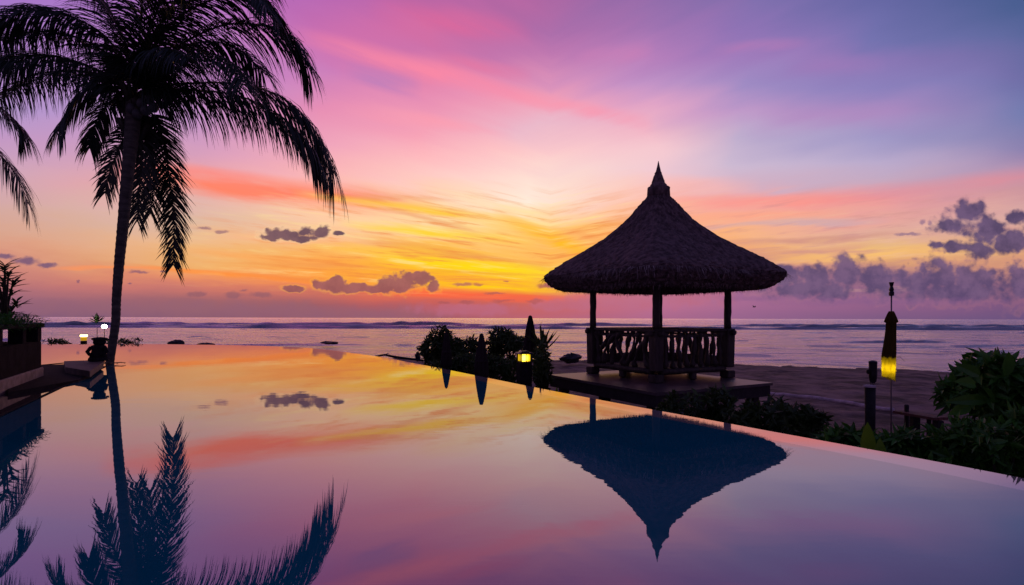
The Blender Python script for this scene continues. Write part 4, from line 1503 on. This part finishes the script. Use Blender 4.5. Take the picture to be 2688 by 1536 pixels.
# ------------------------------------------------------------------ left side: planter, ledge, statue, lamps
def planter():
    A, B = at_z(-70, 1062), at_z(110.5, 992.5)
    A = Vector((A.x, A.y, 0)); B = Vector((B.x, B.y, 0))
    d = (B - A).normalized()
    nrm = Vector((-d.y, d.x, 0))                   # away from the pool, to the left
    if nrm.x > 0: nrm = -nrm
    root = thing('planter_wall', 'dark stone planter wall with pillared openings and a pale base band at the left margin', 'planter', (B.x, B.y, 0), math.atan2(d.y, d.x))
    # local x runs along the wall (0 at the far corner, negative towards the viewer), local y to the left
    k = 1 if nrm.dot(Vector((-d.y, d.x, 0))) > 0 else -1
    Ln = 4.2
    mb = MB(); mb.box((-Ln / 2, k * .62, .065), (Ln + .04, 1.28, .25), 0, .015); mb.build('base_band', M['stone_pale'], root)
    mb = MB(); mb.box((-Ln / 2, k * .62, .42), (Ln, 1.22, .46), 0, .01); mb.build('lower_wall', M['stone_wall'], root)
    for x in (-.1, -1.02, -2.2, -3.5):
        for yy in (.1, 1.12):
            mb = MB(); mb.box((x - .02, k * yy, .77), (.2 if x < -.5 else .26, .18, .24), 0, .01); mb.build('pillar', M['stone_wall'], root)
    mb = MB(); mb.box((-Ln / 2, k * .62, .925), (Ln + .06, 1.3, .07), 0, .015); mb.build('top_slab', M['stone_dark'], root)
    return root, d, nrm


pl, pd, pn = planter()


def ground_cover():
    rnd = random.Random(33)
    mb = MB()
    B = pl.location
    for k in range(5200):
        x = -rnd.uniform(-.06, 3.2) ; w = rnd.uniform(-.08, 1.2)
        edge = w < .03
        z = .965 + rnd.uniform(0, .16) * rnd.random() - (rnd.uniform(0, .1) if edge else 0)
        p = B + pd * x + pn * w + Vector((0, 0, z))
        mb.leaf(p, Vector((rnd.gauss(0, 1), rnd.gauss(0, 1), rnd.uniform(-.2 if edge else .1, 1.0))), Vector((0, 0, 1)), rnd.uniform(.05, .13), rnd.uniform(.012, .03), .2, .3, 2)
    tag(mb.build('ground_cover', M['leaf']), kind='stuff')


ground_cover()


def plumeria():
    b = at_y(14, 848, 9.0)
    b.z = .93
    root = thing('frangipani', 'branching frangipani shrub with long upright leaves growing on the planter at the left', 'plant', b)
    rnd = random.Random(9)
    stems, leaves = MB(), MB()
    ends = []
    for px_, py_ in ((8, 740), (30, 760), (-12, 715), (45, 795), (22, 720), (0, 780), (-30, 750), (12, 700), (36, 735), (28, 815), (-40, 790)):
        e = at_y(px_, py_, 9.0 + rnd.uniform(-.3, .3)) - b
        stems.tube([(0, 0, -.03), Vector((e.x * .3, e.y * .3, e.z * .5)), e], [.028, .02, .012], 7)
        ends.append(e)
    for e in ends:
        for k in range(11):
            a = k * 2.4
            up = rnd.uniform(.15, 1.2)
            d = Vector((math.cos(a), math.sin(a), up))
            leaves.leaf(e + Vector((0, 0, rnd.uniform(-.12, .03))), d, Vector((0, 0, 1)), rnd.uniform(.16, .27), .055, .2, .15, 4)
    stems.build('stem', M['stem'], root, True)
    leaves.build('foliage', M['leaf_dark'], root)


plumeria()

# stone deck, ledge and statue by the palm
mb = MB()
pts = [at_z(a, b, .04) for a, b in ((20, 962), (20, 1030), (111, 1014), (205, 997), (240, 982), (262, 962), (200, 955))]
mb.slab([(p.x, p.y) for p in pts], -.3, .04)
tag(mb.build('stone_step', M['stone_dark']), 'low dark stone step in the channel between the planter and the palm', 'step')
mb = MB()
pts = [at_z(a, b, .15) for a, b in ((168, 948), (172, 964), (236, 974), (272, 950), (262, 945))]
mb.slab([(p.x, p.y) for p in pts], .043, .15)
tag(mb.build('stone_ledge', mat('ledge_stone', (.13, .08, .07), .7, .3, 5)), 'raised brown stone ledge under the dark statue, left of the palm', 'ledge')


def statue():
    p = at_z(258, 948, .153)
    root = thing('statue', 'squat dark carved stone figure on the ledge left of the palm trunk', 'statue', p, .3)
    def wob(a, z): return 1 + .07 * math.sin(4 * a + z * 20) + .05 * math.cos(2 * a)
    mb = MB(); mb.lathe([(.14, 0), (.16, .02), (.155, .07), (.13, .09)], (0, 0, 0), 18, wob); mb.build('plinth', M['stone_dark'], root)
    mb = MB(); mb.lathe([(.145, .08), (.14, .14), (.12, .2), (.105, .25), (.12, .29), (.115, .32), (.07, .34)], (.0, 0, 0), 18, wob); mb.build('torso', M['stone_dark'], root, True)
    mb = MB(); mb.lathe([(.06, .33), (.09, .35), (.105, .39), (.105, .43), (.14, .455), (.14, .48), (.1, .49), (.05, .5)], (.02, 0, 0), 18, wob); mb.build('head', M['stone_dark'], root, True)
    for s in (-1, 1):
        mb = MB(); mb.tube([(s * .12, -.02, .29), (s * .17, -.06, .2), (s * .1, -.14, .14)], [.04, .038, .03], 8); mb.build('arm', M['stone_dark'], root, True)
    mb = MB(); mb.tube([(.13, 0, .46), (.19, -.01, .44)], [.03, .02], 8); mb.build('ear', M['stone_dark'], root, True)


statue()


def spot_lamp():
    p = at_y(274, 858, 23.5)
    root = thing('spot_lamp', 'blazing white garden lamp on a thin post beside the palm trunk', 'lamp', (p.x, p.y, gz(p.x, p.y)))
    h = p.z - gz(p.x, p.y)
    mb = MB(); mb.tube([(0, 0, -.2), (0, 0, h * .5), (0, 0, h - .07)], .014, 8); mb.build('post', M['metal'], root, True)
    mb = MB(); mb.lathe([(.02, h - .09), (.06, h - .07), (.065, h - .055), (.02, h - .05)], (0, 0, 0), 14); mb.build('holder', M['metal'], root, True)
    mb = MB(); mb.lathe([(.03, h - .06), (.08, h - .05), (.105, h), (.08, h + .065), (.02, h + .095)], (0, 0, 0), 16); mb.build('globe', emit('white_lamp', (.95, 1, .72), 30), root, True)
    lamp_light('lamp_light', (0, -.02, h), 160, (.75, 1, .35), .06, root)


spot_lamp()


def path_lantern():
    y = 26.0
    p = at_y(220, 884, y)
    g = gz(p.x, p.y)
    root = thing('path_lantern', 'small square yellow lantern with a glowing top beyond the far pool edge', 'lantern', (p.x, p.y, g), .3)
    h = p.z - g
    mb = MB(); mb.box((0, 0, h / 2 - .35), (.2, .2, h + .3)); mb.build('pillar', M['stone_dark'], root)
    mb = MB(); mb.box((0, 0, h - .1), (.2, .2, .18), 0, .01); mb.build('body', emit('yellow_lantern', (.7, .36, .01), .8), root)
    mb = MB(); mb.box((0, 0, h + .05), (.24, .24, .12), 0, .02); mb.build('glowing_top', emit('hot_lantern', (1, .8, .3), 5), root)
    mb = MB(); mb.box((0, 0, h + .125), (.28, .28, .025), 0, .008); mb.build('cap', M['metal'], root)


path_lantern()
# plant over the lamp, plants and shrubs beyond the far edge
b = at_y(255, 838, 23.8)
root = spiky('leafy_plant', 'plant with a dark flat tuft of leaves just above the bright lamp', 'plant', (b.x, b.y, gz(b.x, b.y)), 16, .42, .1, M['leaf_dark'], 201, 1.5)
for ch in list(root.children):
    if ch.name.startswith('leaf'):
        ch.location.z = b.z - gz(b.x, b.y) - .3
    else:
        ch.scale = (.35, .35, 9.0)
p = at_y(150, 901, 23.5); shrub('bush', 'low dark bush beyond the far pool edge left of the small yellow lantern', 'bush', p, (.5, .4, .17), 420, .13, .05, M['leaf_dark'], 202)
p = at_y(285, 902, 22.8); shrub('bush', 'little green bush beyond the far pool edge left of the palm trunk', 'bush', p, (.18, .2, .12), 160, .1, .05, M['leaf'], 204)
p = at_y(336, 897, 23.0); shrub('bush', 'twiggy dark bush beyond the far pool edge right of the palm trunk', 'bush', p, (.55, .4, .15), 300, .13, .035, M['leaf_dark'], 203)

# a sea bird, tiny over the sea right of the gazebo
p = at_y(1980, 806, 70)
mb = MB()
mb.tube([p + Vector((-.22, 0, 0)), p, p + Vector((.22, 0, .03))], [.02, .07, .02], 8)
for s in (-1, 1):
    mb.leaf(p, Vector((.15, s * .8, .35)), Vector((1, 0, 0)), .5, .16)
tag(mb.build('sea_bird', M['black_wood']), 'tiny dark bird flying low over the sea right of the gazebo', 'bird')

S.cycles.use_adaptive_sampling = True
S.cycles.max_bounces = 6
S.cycles.sample_clamp_indirect = 4.0
